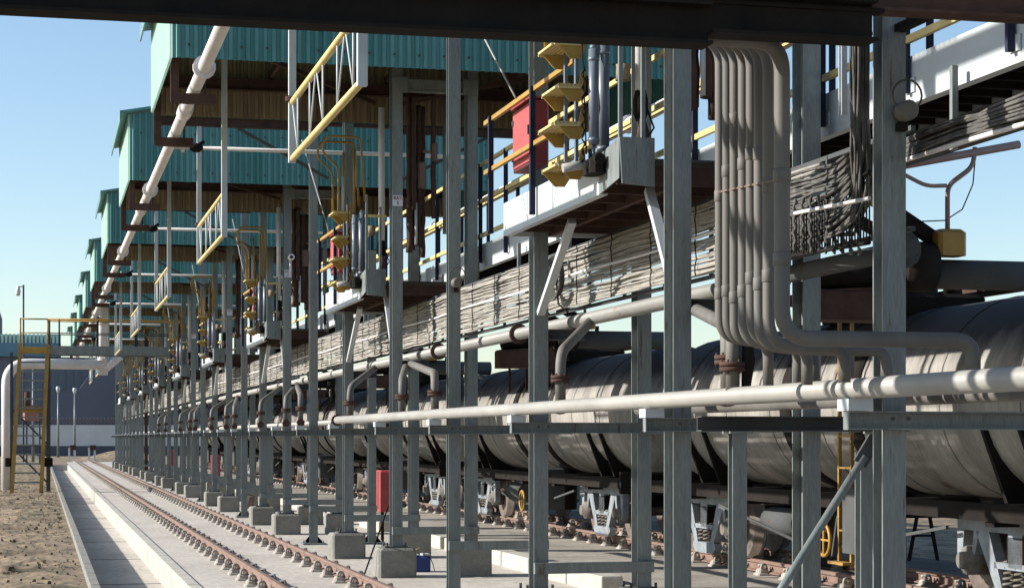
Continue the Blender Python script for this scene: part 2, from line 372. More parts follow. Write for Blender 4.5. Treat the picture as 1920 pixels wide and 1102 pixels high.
# lamp posts and floodlight
def lamp(px, Y_d, ztop, label, zb=0, head='cone'):
    X=(px-76)*Y_d/3755; Y=YD(Y_d,X)
    r=thing('street_lamp',(X,Y,zb),label,'lamp post','lamp posts at the far end')
    b=MB(); b.tube([(X,Y,-.05),(X,Y,ztop)],.1,8,rad=[.12,.07]); b.build('pole','steel',r)
    b=MB(); b.tube([(X,Y,ztop-.05),(X,Y,ztop+.35),(X,Y,ztop+.6)],.2,10,rad=[.08,.2,.18]); b.build('lamp_head','pale',r)
lamp(109,185,6.1,'left of two white lamp posts behind the white wall end')
lamp(140,190,6.1,'right of two white lamp posts beside the column row')
lamp(62,150,7.2,'white lamp post seen through the yellow stair tower')
X=(44-76)*150/3755; Y=YD(150,X)
r=thing('floodlight_pole',(X,Y,0),'tall thin pole with a floodlight above the stair tower','floodlight','tall floodlight pole')
b=MB(); b.tube([(X,Y,-.1),(X,Y,13.6)],.07,7); b.build('pole','steel2',r)
b=MB(); b.bar((X,Y,13.5),(X-.38,Y,13.4),.06,.06); b.build('bracket','steel2',r)
b=MB(); b.tube([(X-.38,Y,13.5),(X-.40,Y,13.1),(X-.42,Y,12.75)],.2,10,rad=[.10,.2,.15]); b.build('lamp_head','white',r)
# small orange machine beyond the stairs
r=thing('orange_machine',(-.55,140,0),'small orange machine standing behind the yellow stair tower','machine')
b=MB(); b.cbox((-1.2,139,3.0),(-.1,140.4,4.1),.15); b.build('body','orange',r)
b=MB()
for x in (-1.1,0): b.box((x*.8-.1,139.2,-.05),(x*.8,139.4,3.0)); b.cut(); b.box((x*.8-.1,140,-.05),(x*.8,140.2,3.0)); b.cut()
b.build('leg','steel2',r)
b=MB(); b.tube([(-.9,139.2,4.0),(-.9,139.2,5.0)],.2,8); b.build('exhaust','brown',r)
# buffer stop
for nm,xx,lb in (('l',2.45,'left post pair of the buffer stop at the end of the empty track'),('r',4.0,'right post pair of the buffer stop at the end of the empty track')):
    r=thing('buffer_stop',(xx,159.4,0),lb,'buffer stop','buffer stops')
    for s in (-.22,.22):
        b=MB(); b.box((xx+s-.07,159.3,-.05),(xx+s+.07,159.5,1.05)); b.build('post','white',r)
    b=MB(); b.box((xx-.15,159.15,.85),(xx+.3,159.65,1.25)); b.build('buffer_block','brown',r)
# ================================================================ STEEL FRAMES
XA,XB=4.50,5.50
T0,P0,Q0=YD(10.62,XA),YD(14.15,XA),YD(18.1,XA)
PER=11.53; NB=10
def plinth(r,x,y,wd=.5,h=.38):
    random.seed(int(y*10))
    b=MB(); b.cbox((x-wd/2,y-wd/2,-.02),(x+wd/2,y+wd/2,h),.03); o=b.build('plinth','concrete_dark',r)
    b=MB(); b.box((x-.15,y-.16,h),(x+.15,y+.16,h+.02))
    for sx in(-1,1):
        for sy in (-1,1): b.cyl((x+sx*.12,y+sy*.13,h+.01),(x+sx*.12,y+sy*.13,h+.07),.014,6)
    b.build('base_plate','steel2',o)
def frame(name,y,topA,topB,kind,label):
    r=thing(name,((XA+XB)/2,y,0),label,'steel frame','steel frames of the loading rack')
    dA={'T':.13,'P':.22,'Q':.2}[kind]
    h=.38 if kind!='T' else 0.0
    for x,top in ((XA,topA),(XB,topB)):
        b=MB(); b.ibeam((x,y,h+.02),(x,y,top),.136,dA,.012,.01,up=(0,1,0)); b.build('column','steel',r)
        if kind=='T':
            b=MB(); b.cbox((x-.2,y-.17,-.01),(x+.2,y+.17,.03),.005)
            for sx in(-1,1): 
                for sy in (-1,1): b.cyl((x+sx*.15,y+sy*.11,.02),(x+sx*.15,y+sy*.11,.07),.012,6)
            for s in (-1,1): b.add([(x+s*.075,y,.03),(x+s*.17,y,.03),(x+s*.075,y,.14)],[(0,1,2),(2,1,0)])
            b.build('base_plate','steel',r)
        else: plinth(r,x-.02,y)
    b=MB(); b.bar((XA-.075,y-dA/2-.035,.6),(XB+.075,y-dA/2-.035,.6),.06,.10); b.build('lower_tie','steel',r)
    b=MB(); z=1.895; yy=y-dA/2-.04; b.box((XA-.30,yy-.035,z-.05),(XB+.35,yy+.035,z-.042)); b.box((XA-.30,yy-.035,z+.042),(XB+.35,yy+.035,z+.05)); b.box((XA-.30,yy+.025,z-.042),(XB+.35,yy+.034,z+.042)); b.box((XA-.30,yy-.035,z-.042),(XA-.292,yy+.025,z+.042)); 
    o=b.build('pipe_support_beam','steel',r)
    b=MB(); b.box((4.19,yy-.06,z+.051),(4.33,yy+.09,z+.115)); b.build('pipe_shoe','pale',o)
    b=MB(); b.ibeam((XA+.08,y,2.76),(XA+(.44 if kind!='T' else .3),y,2.76),.1,.1)
    if kind!='T': b.build('upper_pipe_bracket','steel2',r)
    b=MB()
    for bx in (XA-.045,XA+.045,XB-.045,XB+.045):
        b.cyl((bx,yy-.05,1.905),(bx,yy-.035,1.905),.011,6); b.cut()
    b.build('bolt_head','steel2',o)
    return r
fT=frame('steel_portal',T0,6.9,5.0,'T','nearest slender twin-column frame, right of the vertical pipe bundle')
fP=frame('steel_portal',P0,6.62,6.62,'P','nearest stout portal frame at the near end of the first platform')
b=MB(); b.ibeam((XA+.075,P0-.05,6.38),(XB-.075,P0-.05,6.38),.1,.16)
b.build('top_crossbeam','steel',fP)
b=MB(); b.box((XA-.07,P0-.13,6.28),(XA+.13,P0-.115,6.48)); b.cut(); b.box((XB-.13,P0-.13,6.28),(XB+.07,P0-.115,6.48)); b.build('gusset_plate','steel',fP)
fQ=frame('steel_portal',Q0,6.7,6.7,'Q','nearest plain portal frame at the far end of the first platform')
for k in range(1,NB):
    dup(fT,PER*k,f'{ORD[k]} slender twin-column frame, standing between two loading platforms')
    dup(fP,PER*k,f'{ORD[k]} stout portal frame, at the near end of a loading platform')
    q_=dup(fQ,PER*k,f'{ORD[k]} plain portal frame, at the far end of a loading platform' if k!=6 else 'plain portal frame with one rusty brown front column, among the distant frames')
    if k==6:
        for c_ in q_.children:
            if c_.name.startswith('column'):
                c_.material_slots[0].link='OBJECT'; c_.material_slots[0].material=M['brown']; c_['label']='rusty brown front column'; break
# extra front support
yy=YD(12.9,4.48)
r=thing('pipe_support',(4.9,yy,0),'short pipe support frame with a slim post right of the nearest stout portal','pipe support')
for x in (4.49,5.5):
    b=MB(); b.ibeam((x,yy,0),(x,yy,1.83),.10,.09,.008,.008,up=(0,1,0)); b.build('post','steel',r)
    b=MB(); b.box((x-.08,yy-.08,1.83),(x+.08,yy+.08,1.845)); b.build('cap_plate','steel',r)
b=MB(); b.box((4.22,yy-.05,1.845),(5.7,yy+.05,1.853)); b.box((4.22,yy-.05,1.937),(5.7,yy+.05,1.945)); b.box((4.22,yy+.03,1.853),(5.7,yy+.04,1.937)); b.build('beam','steel2',r)
# bracing rod by T0
yb=T0+.1
r=thing('diagonal_brace',(3.3,yb,0),'round diagonal brace rising to the pipe beam left of the nearest column','brace')
b=MB(); b.cyl((3.28,yb,.05),(4.40,yb,1.70),.024,10); b.build('rod','steel',r)
b=MB(); b.bar((4.37,yb,1.66),(4.46,yb,1.80),.02,.08); b.build('end_plate','steel2',r)
b=MB(); b.cbox((3.16,yb-.12,-.01),(3.42,yb+.12,.06),.01); b.build('base_plate','steel2',r)
# second post by T0
r=thing('steel_post',(4.60,T0+.55,0),'short steel post directly behind the nearest column under the pipe beam','post')
b=MB(); b.ibeam((4.60,T0+.55,0),(4.60,T0+.55,1.72),.085,.085,.008,.008,up=(0,1,0)); b.build('shaft','steel',r)
b=MB(); b.cbox((4.50,T0+.45,-.01),(4.70,T0+.65,.02),.004); b.build('base_plate','steel',r)
# ================================================================ SIGNS
def text_mesh(body, size, loc, rot, m, parent, name='lettering'):
    cu=bpy.data.curves.new(name,'FONT'); cu.body=body; cu.size=size; cu.align_x='CENTER'; cu.align_y='CENTER'; cu.extrude=.002; cu.resolution_u=2
    to=bpy.data.objects.new('tmp',cu); scene.collection.objects.link(to)
    dg=bpy.context.evaluated_depsgraph_get(); me=bpy.data.meshes.new_from_object(to.evaluated_get(dg)); bpy.data.objects.remove(to)
    me.transform(Matrix.Translation(Vector(loc)-ORG[parent.name])@rot)
    me.materials.clear(); me.materials.append(M[m]); o=bpy.data.objects.new(name,me); scene.collection.objects.link(o); o.parent=parent; return o
RX=Matrix.Rotation(PI/2,4,'X')
for k in range(1,8):
    y=P0+PER*k-.118; z=4.905-.03
    r=thing('bay_sign',(XA,y,z-.1),f'small white BAY {k+1} sign on the {ORD[k-1]} signposted stout portal column','sign','bay number signs')
    b=MB(); b.box((XA-.066,y-.006,z-.07),(XA+.066,y,z+.07)); b.build('plate','sign',r)
    text_mesh('BAY',.062,(XA,y-.009,z+.032),RX,'red',r); text_mesh(str(k+1),.055,(XA,y-.009,z-.032),RX,'black',r)
# ================================================================ CANOPIES
CX0,CX1=1.55,8.2; CZ=6.40; CH=1.18; CL=4.15; RC=(CX0+CX1)/2
def corr(mb,p0,p1,z0,zt,n_out,pitch=.105,dep=.03,thick=0):   # corrugated sheet between p0,p1; z0 bottom, zt(t) top
    p0=Vector(p0); p1=Vector(p1); L=(p1-p0).length; u=(p1-p0)/L; n=Vector(n_out)
    q=[]; s=0; 
    prof=[(0,0),(.38,0),(.5,1),(.88,1)]
    while s<L:
        for a,h in prof:
            if s+a*pitch<=L: q.append((s+a*pitch,h*dep))
        s+=pitch
    q.append((L,0))
    vs=[]
    for a,h in q: p=p0+u*a+n*h; vs.append((p.x,p.y,z0)); vs.append((p.x,p.y,zt(a/L)))
    fs=[(2*i,2*i+2,2*i+3,2*i+1) for i in range(len(q)-1)]
    return mb.add(vs,fs)
def canopy(y, label):
    r=thing('canopy',(RC,y,CZ),label,'canopy','teal canopies over the rack')
    rise=.62
    gz=lambda t: CZ+CH+rise*(1-abs(2*t-1))
    flat=lambda t: CZ+CH
    o=corr(MB(),(CX0,y,0),(CX1,y,0),CZ,gz,(0,-1,0)).build('front_fascia','teal',r)
    b=MB()
    for zz in (CZ+.16,CZ+.85):
        x=CX0+.2
        while x<CX1: b.cyl((x,y-.03,zz),(x,y-.055,zz),.014,6); x+=.315
    b.build('screw_heads','brown',o)
    corr(MB(),(CX0,y+CL,0),(CX1,y+CL,0),CZ-.03,gz,(0,1,0)).build('rear_fascia','teal',r)
    corr(MB(),(CX0+.02,y+CL-.03,0),(CX1-.02,y+CL-.03,0),CZ-.03,gz,(0,-1,0)).build('rear_lining','tan',r)
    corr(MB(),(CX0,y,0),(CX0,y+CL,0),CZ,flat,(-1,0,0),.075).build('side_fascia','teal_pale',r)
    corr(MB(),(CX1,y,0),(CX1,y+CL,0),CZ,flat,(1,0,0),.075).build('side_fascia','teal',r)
    # roof
    o=.16; zt=CZ+CH+.02; e=rise/(CX1-CX0)*2*o
    b=MB()
    for s,xa in ((0,CX0-o),(1,CX1+o)):
        z0=zt-e
        vs=[(xa,y-.12,z0),(RC,y-.12,zt+rise),(RC,y+CL+.12,zt+rise),(xa,y+CL+.12,z0)]
        vs+= [(a,b_,c+.05) for a,b_,c in vs]
        b.add(vs,[(0,1,2,3),(4,7,6,5),(0,4,5,1),(2,6,7,3),(0,3,7,4),(1,5,6,2)])
    b.build('roof_sheet','teal',r)
    b=MB(); b.box((CX0-o-.02,y-.13,zt-e-.14),(CX0-o,y+CL+.13,zt-e+.05)); b.build('gutter','farteal',r)
    # frame members under the roof
    for yy in (y+.12,y+CL-.18):
        b=MB(); b.ibeam((CX0+.1,yy,CZ+.42),(CX1-.1,yy,CZ+.42),.1,.16); b.build('truss_beam','brown',r)
    b=MB()
    for x in (CX0+.15,3.2,RC,6.6,CX1-.15): b.bar((x,y+.05,CZ+.58),(x,y+CL-.1,CZ+.58),.05,.1)
    b.build('purlins','brown',r)
    b=MB(); b.bar((CX0+.1,y+.3,CZ+.5),(RC-.2,y+CL-.3,CZ+.22),.04,.06); b.bar((CX1-.1,y+.3,CZ+.5),(RC+.2,y+CL-.3,CZ+.22),.04,.06); b.build('wind_brace','brown',r)
    # rusty end bracket that carries the white pipe
    for yy in (y+.35,y+CL-.2):
        b=MB(); b.bar((1.60,yy,5.97),(2.10,yy,5.97),.10,.12); b.bar((1.60,yy,5.92),(1.60,yy,CZ+.5),.10,.06); b.cyl((1.97,yy,5.97),(1.97,yy,6.2),.012,6); b.build('pipe_hanger','brown',r)
    return r
C0=YD(12.35,1.55)
can=canopy(C0,'nearest teal corrugated canopy, largest and mostly above the picture')
lab=['second nearest teal canopy, with its long screwed front directly under the dark overhead beam']
for k in range(1,9): dup(can,PER*k,lab[0] if k==1 else f'{ORD[k]} teal corrugated canopy above the column row, stepping down to the left')
# outrigger frame behind each canopy (carries guard hangers)
def outrig(y,label):
    r=thing('outrigger',(RC,y,6.5),label,'roof beam','outrigger beams between the canopies')
    b=MB(); b.ibeam((1.75,y,6.72),(XA-.09,y,6.72),.09,.15); b.ibeam((XB+.09,y,6.72),(8.0,y,6.72),.09,.15); b.ibeam((XA-.09,y,6.8),(XB+.09,y,6.8),.09,.15); b.build('beam','brown',r)
    b=MB(); b.bar((2.35,y,6.62),(3.2,y,6.0),.05,.05) if False else b.bar((3.0,y,6.64),(XA-.08,y,5.9),.05,.05); b.cut(); b.bar((7.0,y,6.64),(XB+.08,y,5.9),.05,.05); b.build('knee_brace','steel2',r)
    return r
ou=outrig(YD(19.1,2.4),'nearest brown outrigger beam beyond the first canopy, mostly above the picture')
for k in range(1,8): dup(ou,PER*k,f'{ORD[k]} brown outrigger beam crossing between two teal canopies')
# ================================================================ HANGING GUARD FRAMES
def guard(ya,yb,label):
    x=2.4
    r=thing('hanging_guard',(x,(ya+yb)/2,4.53),label,'guard frame','hanging yellow-railed guard frames')
    b=MB(); b.bar((x,ya,4.98),(x,ya,6.72),.07,.07,(0,1,0)) if False else b.bar((x,ya,4.5),(x,ya,6.9),.075,.075,(0,1,0)); b.build('hanger_post','pale',r)
    b=MB(); b.bar((x,yb,4.5),(x,yb,6.66),.07,.07,(0,1,0)); b.build('hanger_post','pale',r)
    for z in (4.535,5.09):
        b=MB(); b.cyl((x,ya+.04,z),(x,yb-.04,z),.032,8); b.build('rail','yellow_pale',r)
    b=MB(); n=5; Z0,Z1=4.56,5.07
    for i in range(1,n+1):
        y0=ya+(yb-ya)*(i-.5)/n; 
        b.cyl((x,y0,Z0),(x,y0,Z1),.009,6); b.cut()
        y2=ya+(yb-ya)*(i-1+(.95 if i%2 else .05))/n
        b.cyl((x,y0,Z0 if i%2 else Z0),(x,min(max(y2,ya+.04),yb-.04),Z1),.008,6); b.cut()
    b.build('infill_bar','pale',r)
    b=MB(); ring_flange(b,(x,yb,5.12),(0,0,1),.07,.02,8); b.build('clamp','brown',r)
    return r
gd=guard(YD(14.95,2.4),YD(19.1,2.4),'nearest and largest hanging guard frame with two yellow rails')
for k in range(1,8): dup(gd,PER*k,f'{ORD[k]} hanging guard frame with yellow rails under the canopies')
# ================================================================ WHITE OVERHEAD PIPE AND BRANCHES
WX,WZ=1.86,6.13
r=thing('white_pipe',(WX,6,WZ),'long white flanged pipe hung along the left edge of the canopies','pipe')
b=MB(); b.cyl((WX,6,WZ),(WX,112,WZ),.078,14); b.build('pipe_run','white',r)
for k in range(0,9):
    for dd in (1.0,):
        b=MB(); ring_flange(b,(WX,C0+PER*k-1.0+ .1,WZ),(0,1,0),.135,.035); b.build('flange','white',r)
    b=MB(); b.tube([(WX,Q0-3.0+PER*k-.25,WZ),(WX,Q0-3.0+PER*k+.25,WZ)],.10,12); b.build('sleeve','white',r)
for k in range(0,9):
    y=Q0+.3+PER*k
    r=thing('branch_pipe',(3.5,y,WZ),f'{ORD[k]} thin white cross pipe with a black valve, joining the long white pipe','pipe','thin white cross pipes')
    b=MB(); b.cyl((WX+.05,y,WZ-.0),(6.4,y,WZ-.0),.03,8); b.build('pipe_run','white',r)
    b=MB(); b.tube([(WX+.30,y,WZ),(WX+.36,y,WZ),(WX+.44,y,WZ),(WX+.5,y,WZ)],.05,8,rad=[.03,.07,.07,.03]); b.bar((WX+.40,y,WZ+.02),(WX+.52,y,WZ+.10),.02,.05); b.build('valve','black',r)
    b=MB(); ring_flange(b,(WX+.2,y,WZ),(1,0,0),.075,.02,8); b.build('flange','white',r)
# large white pipe at the far end
X0=(13-76)*69/3755; yL=YD(69,0)
r=thing('large_white_pipe',(X0,yL,0),'thick white pipe rising at the far left and crossing behind the yellow stairs','pipe')
b=MB(); b.tube(bend([(X0,yL,-.05),(X0,yL,4.43),(2.2,yL,4.43)],.75,8),.185,14,True); b.build('lower_run','white',r)
b=MB(); b.tube(bend([(2.18,yL,4.05),(2.18,yL,7.66),(6.4,yL,7.66)],.35,6),.16,14); b.build('upper_run','white',r)
for z in (4.6,5.9,7.1):
    b=MB(); ring_flange(b,(2.18,yL,z),(0,0,1),.22,.04); b.build('flange','white',r)
b=MB(); b.cyl((2.2,yL,4.25),(2.75,yL,4.75),.16,12); b.build('elbow','white',r)
# ================================================================ CROSSOVER + STAIR TOWER
yc=YD(66,1.0)
r=thing('crossover_bridge',(2.4,yc,0),'grey footbridge with yellow handrail crossing over the empty track','footbridge')
b=MB(); b.box((.25,yc-.05,4.62),(4.6,yc+.0,4.92)); b.box((.25,yc+1.0,4.62),(4.6,yc+1.05,4.92)); b.build('side_beam','steel',r)
b=MB(); b.box((.25,yc,4.8),(4.6,yc+1.0,4.84)); b.build('deck','steel2',r)
for x in (.05,):
    b=MB(); b.bar((x+.2,yc+.1,0),(x+.2,yc+.1,4.62),.12,.12,(0,1,0)); b.build('support_post','steel2',r)
for yy_ in (yc-.02,yc+1.02):
    for z in (5.82,5.35):
        b=MB(); b.cyl((.25,yy_,z),(4.75,yy_,z),.03 if z>5.5 else .018,6); b.build('handrail','yellow' if z>5.5 else 'steel2',r)
    for x in (.3,.62,1.9,3.2,4.5):
        b=MB(); b.bar((x,yy_,4.75),(x,yy_,5.82),.045,.045,(0,1,0)); b.build('baluster','navy',r)
b=MB(); b.bar((4.6,yc,4.78),(5.3,yc,4.25),.05,.25); b.build('end_stringer','steel',r)
b=MB(); b.cyl((4.7,yc,5.82),(5.25,yc,5.3),.03,6); b.build('end_handrail','yellow',r)
r=thing('stair_tower',(-.4,yc-1,0),'steep stair with yellow stringers climbing to the footbridge','stairs')
for (xb,xt) in ((-.92,-.66),(.02,.24)):
    b=MB(); b.bar((xb,yc-1.3,0),(xt,yc,4.95),.13,.16,(0,1,0)); b.build('stringer','yellow',r)
    b=MB(); b.cyl((xt,yc+.02,4.9),(xt,yc+.02,5.85),.03,6); b.build('handrail_post','yellow',r)
b=MB()
for i in range(1,16):
    t=i/16; b.box((-.92+.26*t,yc-1.3+1.3*t-.05,4.95*t),(.02+.22*t,yc-1.3+1.3*t+.14,4.95*t+.05))
b.build('treads','steel',r)
for z in (4.75,2.75):
    b=MB(); b.box((-.66,yc-.3*(z<4)-.25,z-.1),(.2,yc-.3*(z<4)-.2,z+.12)); b.build('kick_plate','yellow',r)
b=MB(); b.cyl((-.66,yc+.02,5.82),(.24,yc+.02,5.82),.025,6); b.cyl((-.66,yc+.02,5.35),(.24,yc+.02,5.35),.018,6); b.build('top_rail','yellow',r)
for xx in (-.95,.28):
    b=MB(); b.bar((xx,yc+.35,0),(xx,yc+.35,4.7),.1,.1,(0,1,0)); b.build('rear_post','steel2',r)
    b=MB(); b.cbox((xx-.2,yc-.9,.85),(xx+.12,yc-.6,1.15),.03); b.build('junction_box','black',r)
b=MB()
for z in (.3,1.6): b.bar((-.9,yc+.3,z+1.15),(.22,yc+.3,z),.04,.06)
b.bar((-.9,yc+.3,1.55),(.22,yc+.3,1.55),.05,.06); b.build('cross_braces','steel2',r)
# ================================================================ LONG PIPES
def longpipe(name,x,z,rad,y0,y1,label,m,fl=(),fr=None,cap=True):
    r=thing(name,(x,y0,z),label,'pipe')
    b=MB(); b.cyl((x,y0,z),(x,y1,z),rad,16); b.build('pipe_run',m,r)
    for y in fl:
        b=MB(); ring_flange(b,(x,y,z),(0,1,0),fr or rad*1.75,rad*.35); b.build('flange','brown' if m=='pipe' else m,r)
    return r
longpipe('lower_pipe',4.25,2.065,.056,4,YD(28.9,4.25),'long pale pipe at chest height passing in front of the nearest columns','pipe',[YD(28.7,4.25)],.085)
longpipe('lower_pipe',4.85,2.065,.052,YD(28.0,4.85),122,'far pale pipe at chest height running behind the distant front columns','pipe',[YD(31.5,4.85)+PER*k for k in range(8)],.085)
up=[YD(15.3,4.85),YD(20.3,4.85),YD(22.6,4.85),YD(24.4,4.85)]
longpipe('upper_pipe',4.85,2.885,.062,YD(13.55,4.85),122,'cream pipe running between the two column rows under the cables','pipe',[u+PER*k for k in range(0,9) for u in (up[1],up[3])]+[YD(13.7,4.85)],.105)
longpipe('dark_pipe',5.25,2.98,.062,YD(12.1,5.25),YD(14.6,5.25),'dark shaded pipe with pale bands behind the nearest column','steel2',[YD(12.2,5.25),YD(14.3,5.25)],.12)
for i,dd in enumerate((11.85,12.05)):
    pass
longpipe('far_white_pipe',6.75,5.50,.075,5,121,'thick white pipe beyond the walkway handrail','white',[22+PER*k for k in range(7)],.11)
longpipe('rear_low_pipe',4.78,2.03,.045,4,YD(16.0,4.78),'darker pipe just behind the cream pipe at the lower right','pipe2')
# branch hoses between upper and lower pipes
def hose(ya,yb,label):
    r=thing('connecting_pipe',(4.5,yb,2.12),label,'pipe','bent pipes between the two long pipes')
    b=MB(); b.tube(bend([(4.80,ya,2.84),(4.27,yb,2.52),(4.27,yb,2.10)],.16,6),.046,12); b.build('pipe_run','pipe2',r)
    b=MB(); ring_flange(b,(4.27,yb,2.30),(0,0,1),.085,.03,12); b.build('flange','brown',r)
    b=MB(); b.tube([(4.27,yb-.05,2.065),(4.27,yb+.05,2.065)],.064,14); b.build('saddle','brown',r)
    return r
h1=hose(YD(17.5,4.8),YD(16.45,4.27),'nearest left-leaning bent pipe dropping onto the cream pipe')
h2=hose(YD(15.0,4.8),YD(12.45,4.27),'nearest right-leaning bent pipe, just left of the vertical pipe bundle')
h3=hose(YD(26.4,4.8),YD(21.3,4.27)+.4,'second right-leaning bent pipe beside the second slender frame')
for k in range(1,6):
    dup(h1,PER*k,f'{ORD[k]} left-leaning bent pipe dropping onto the cream pipe')
    dup(h2,PER*k,f'{ORD[k]} right-leaning bent pipe with its flange near the stout portal')
    if k<4: dup(h3,PER*k,f'{ORD[k]} far right-leaning bent pipe beside a slender frame')
# ================================================================ OVERHEAD PIPE RACK AND VERTICAL BUNDLE
YR=9.92
r=thing('overhead_pipe_rack',(1.5,YR,3.9),'dark beam of the pipe rack crossing overhead along the top of the picture','beam')
b=MB(); b.ibeam((-4.0,YR-.02,4.12),(4.40,YR-.02,4.12),.14,.26,.016,.012); b.build('main_beam','black',r)
YN=YR-1.15; k_=YN/YR
b=MB(); zz=1.8+2.10*k_; b.ibeam((-4.0,YN,zz+.10),(3.08,YN,zz+.10),.16,.20,.016,.012); b.ibeam((3.08,YN,zz+.155),(3.92,YN,zz+.155),.16,.20,.016,.012); b.build('added_shade_beam','black',r)  # added black beam hiding the pipe run, standing in for its shaded underside
b=MB(); b.ibeam((-4.0,YN+.1,zz+.34),(6.0,YN+.1,zz+.34),.14,.22,.016,.012); b.build('second_beam','brown',r)
b=MB(); b.box((-4.0,YN-.02,zz+.205),(3.98,YN+.06,zz+.225)); b.build('ledge','black',r)

b=MB()
for i in range(18): b.box((-4+i*.5,YR-.5,4.0),(-3.94+i*.5,YR-.07,4.04)); b.cut()
b.build('rung','black',r)
b=MB(); b.box((-4,YR-.48,4.245),(4.3,YR-.06,4.262)); b.build('top_plate','brown',r)
r=thing('rack_end_beam',(5.0,YR-.05,4.05),'short rusty beam stub to the right of the nearest column at the top','beam')
b=MB(); b.ibeam((XA+.08,YR-.05,4.32),(5.0,YR-.05,4.32),.12,.14); b.build('stub','brown',r)
b=MB(); b.box((5.0,YR-.13,4.24),(5.015,YR+.03,4.40)); b.build('end_plate','brown',r)
# vertical bundle: each pipe comes from under the rack, turns down, then turns again at the bottom
pxs=[1350,1364,1378,1394,1409,1424,1441,1466]; ws=[13,12,13,17,14,14,20,29]
XV=3.62
for i,(px,wd) in enumerate(zip(pxs,ws)):
    d=11.55-0.255*i if i<7 else 9.62
    x=(px-76)*d/3755; yv=YD(d,x)
    rad=.031 if i<7 else .040
    top=1.8+2.12*(yv/YR)+.075
    zb=1.8+(821-(632+3.0*i-(8 if i==7 else 0)))*d/3650
    pts=[(-3.6,yv,top-.05),(x,yv,top-.05),(x,yv,zb)]
    if i==7: pts=[(-3.6,yv,top-.05),(x,yv,top-.05),(x,yv,zb+.03),(4.60,yv+.02,zb+.03),(4.60,yv+.02,2.1)]
    elif i in (4,6): pts+= [(x+.32+.1*(i-4),yv,zb),(x+.32+.1*(i-4),yv,2.09)] if i==4 else [(x+.42,yv,zb),(x+.42,yv,2.09)]
    elif i==2: pts+=[(x+.2,yv-.0,zb),(x+.2,yv,2.1)]
    else: pts+=[(x+.25,yv+.02,zb-.02),(4.42,yv+.02,zb-.02),(4.42,yv+.02,2.1)]
    labs=['leftmost and farthest vertical pipe of the bundle under the overhead rack','second pipe from the left in the vertical bundle','third pipe from the left in the vertical bundle','fourth pipe from the left in the vertical bundle','fifth pipe from the left in the vertical bundle','sixth pipe from the left in the vertical bundle','seventh pipe from the left in the vertical bundle','rightmost and thickest pipe of the vertical bundle, turning right at its foot']
    o_=solo(MB().tube(bend(pts,.15,7),rad,14),'vertical_pipe','pipe2',labs[i],'pipe','vertical pipe bundle')
    ORG[o_.name]=Vector(o_.location); random.seed(60+i)
    for zc_ in (3.35+random.uniform(-.3,.3),2.62+random.uniform(-.05,.1)):
        b=MB(); b.tube([(x,yv,zc_-.035),(x,yv,zc_-.03),(x,yv,zc_+.03),(x,yv,zc_+.035)],rad,14,rad=[rad*1.02,rad*1.13,rad*1.13,rad*1.02]); b.build('coupling','pipe2',o_)
r=thing('pipe_clamp',(3.7,YD(10.5,3.7),3.1),'thin rusty clamp rod strapped across the vertical pipe bundle','clamp')
b=MB(); pa=[]
for i,px in enumerate(pxs):
    d=11.50-0.255*i if i<7 else 9.57
    x=(px-76)*d/3755; pa.append((x-.02,YD(d,x)-.03,1.8+(821-(362-3.2*i-(3 if i==7 else 0)))*d/3650))
b.tube(pa,.006,6); b.build('rod','rail',r)
# thick stand pipe with flange left of bundle
r=thing('stand_pipe',(3.67,YD(12.2,4.2),2.1),'short flanged stand pipe on the cream pipe below the vertical bundle','pipe')
yq=YD(12.3,4.25); b=MB(); b.cyl((4.25,yq,2.08),(4.25,yq,2.62),.045,12); b.build('pipe_run','pipe2',r)
b=MB(); ring_flange(b,(4.25,yq,2.25),(0,0,1),.085,.03,12); b.build('flange','brown',r)
b=MB(); b.tube([(4.33,yq-.02,2.1),(4.35,yq-.02,2.3),(4.34,yq-.02,2.45),(4.38,yq,2.6)],.03,8,rad=[.03,.045,.03,.04]); b.build('valve','black',r)
# ================================================================ CABLE TRAY
XC=5.0; CZ0,CZ1=3.07,3.63
r=thing('cable_tray',(XC+.06,7,CZ0),'upright steel cable tray running the length of the rack between the columns','cable tray')
for z in (CZ0-.02,CZ1+.02):
    b=MB(); b.bar((XC+.06,YD(11.6,5),z),(XC+.06,122,z),.03,.03); b.build('side_rail','steel2',r)
y=12.0
n=0
while y<120 and n<98:
    b=MB(); b.bar((XC+.055,y,CZ0-.03),(XC+.055,y,CZ1+.03),.03,.025,(0,1,0)); b.build('rung','steel2',r)
    y+=1.153; n+=1
YE=YD(13.2,5.0)
for i in range(46):
    random.seed(100+i)
    z0=CZ0+.005+(CZ1-CZ0-.01)*(i+.5)/46; ph=random.random()*9; xo=XC+random.uniform(-.018,.02)
    pts=[]; y=YE-random.random()*.4
    while y<121:
        t=y
        pts.append((xo+.010*math.sin(t*.9+ph*2), y, z0+.006*math.sin(t*2.1+ph)+.0045*math.sin(t*4.7+ph*3)+.012*math.sin(t*.33+ph)-.008*abs(math.sin(t*2.72))))
        y+=.3 if y<40 else (.7 if y<70 else 2.0)
    solo(MB().tube(pts,random.choice([.009,.011,.0125]),5),'cable','cable','dusty cable among those strung along the upright cable tray','cable','cables on the upright tray')
b=MB(); b.tube([(XC-.03,YE-.5+i*1.0,3.36+.01*math.sin(i*1.3)) for i in range(105)],.013,8)
solo(b,'conduit','white','white conduit running through the middle of the dusty cables','conduit')
# cable ties
for i in range(0,60):
    random.seed(i); y=YE+.9+i*1.153*(1 if i<40 else 1.6)
    if y>119: break
    pts=[(XC-.034-.006*math.sin(j*2.1),y+.006*math.sin(j*1.7+i),CZ0+(CZ1-CZ0)*j/9) for j in range(10)]
    solo(MB().tube(pts,.0055,5),'cable_tie','black','thin dark tie strapped upright around the cables of the tray','cable tie','ties around the tray cables')
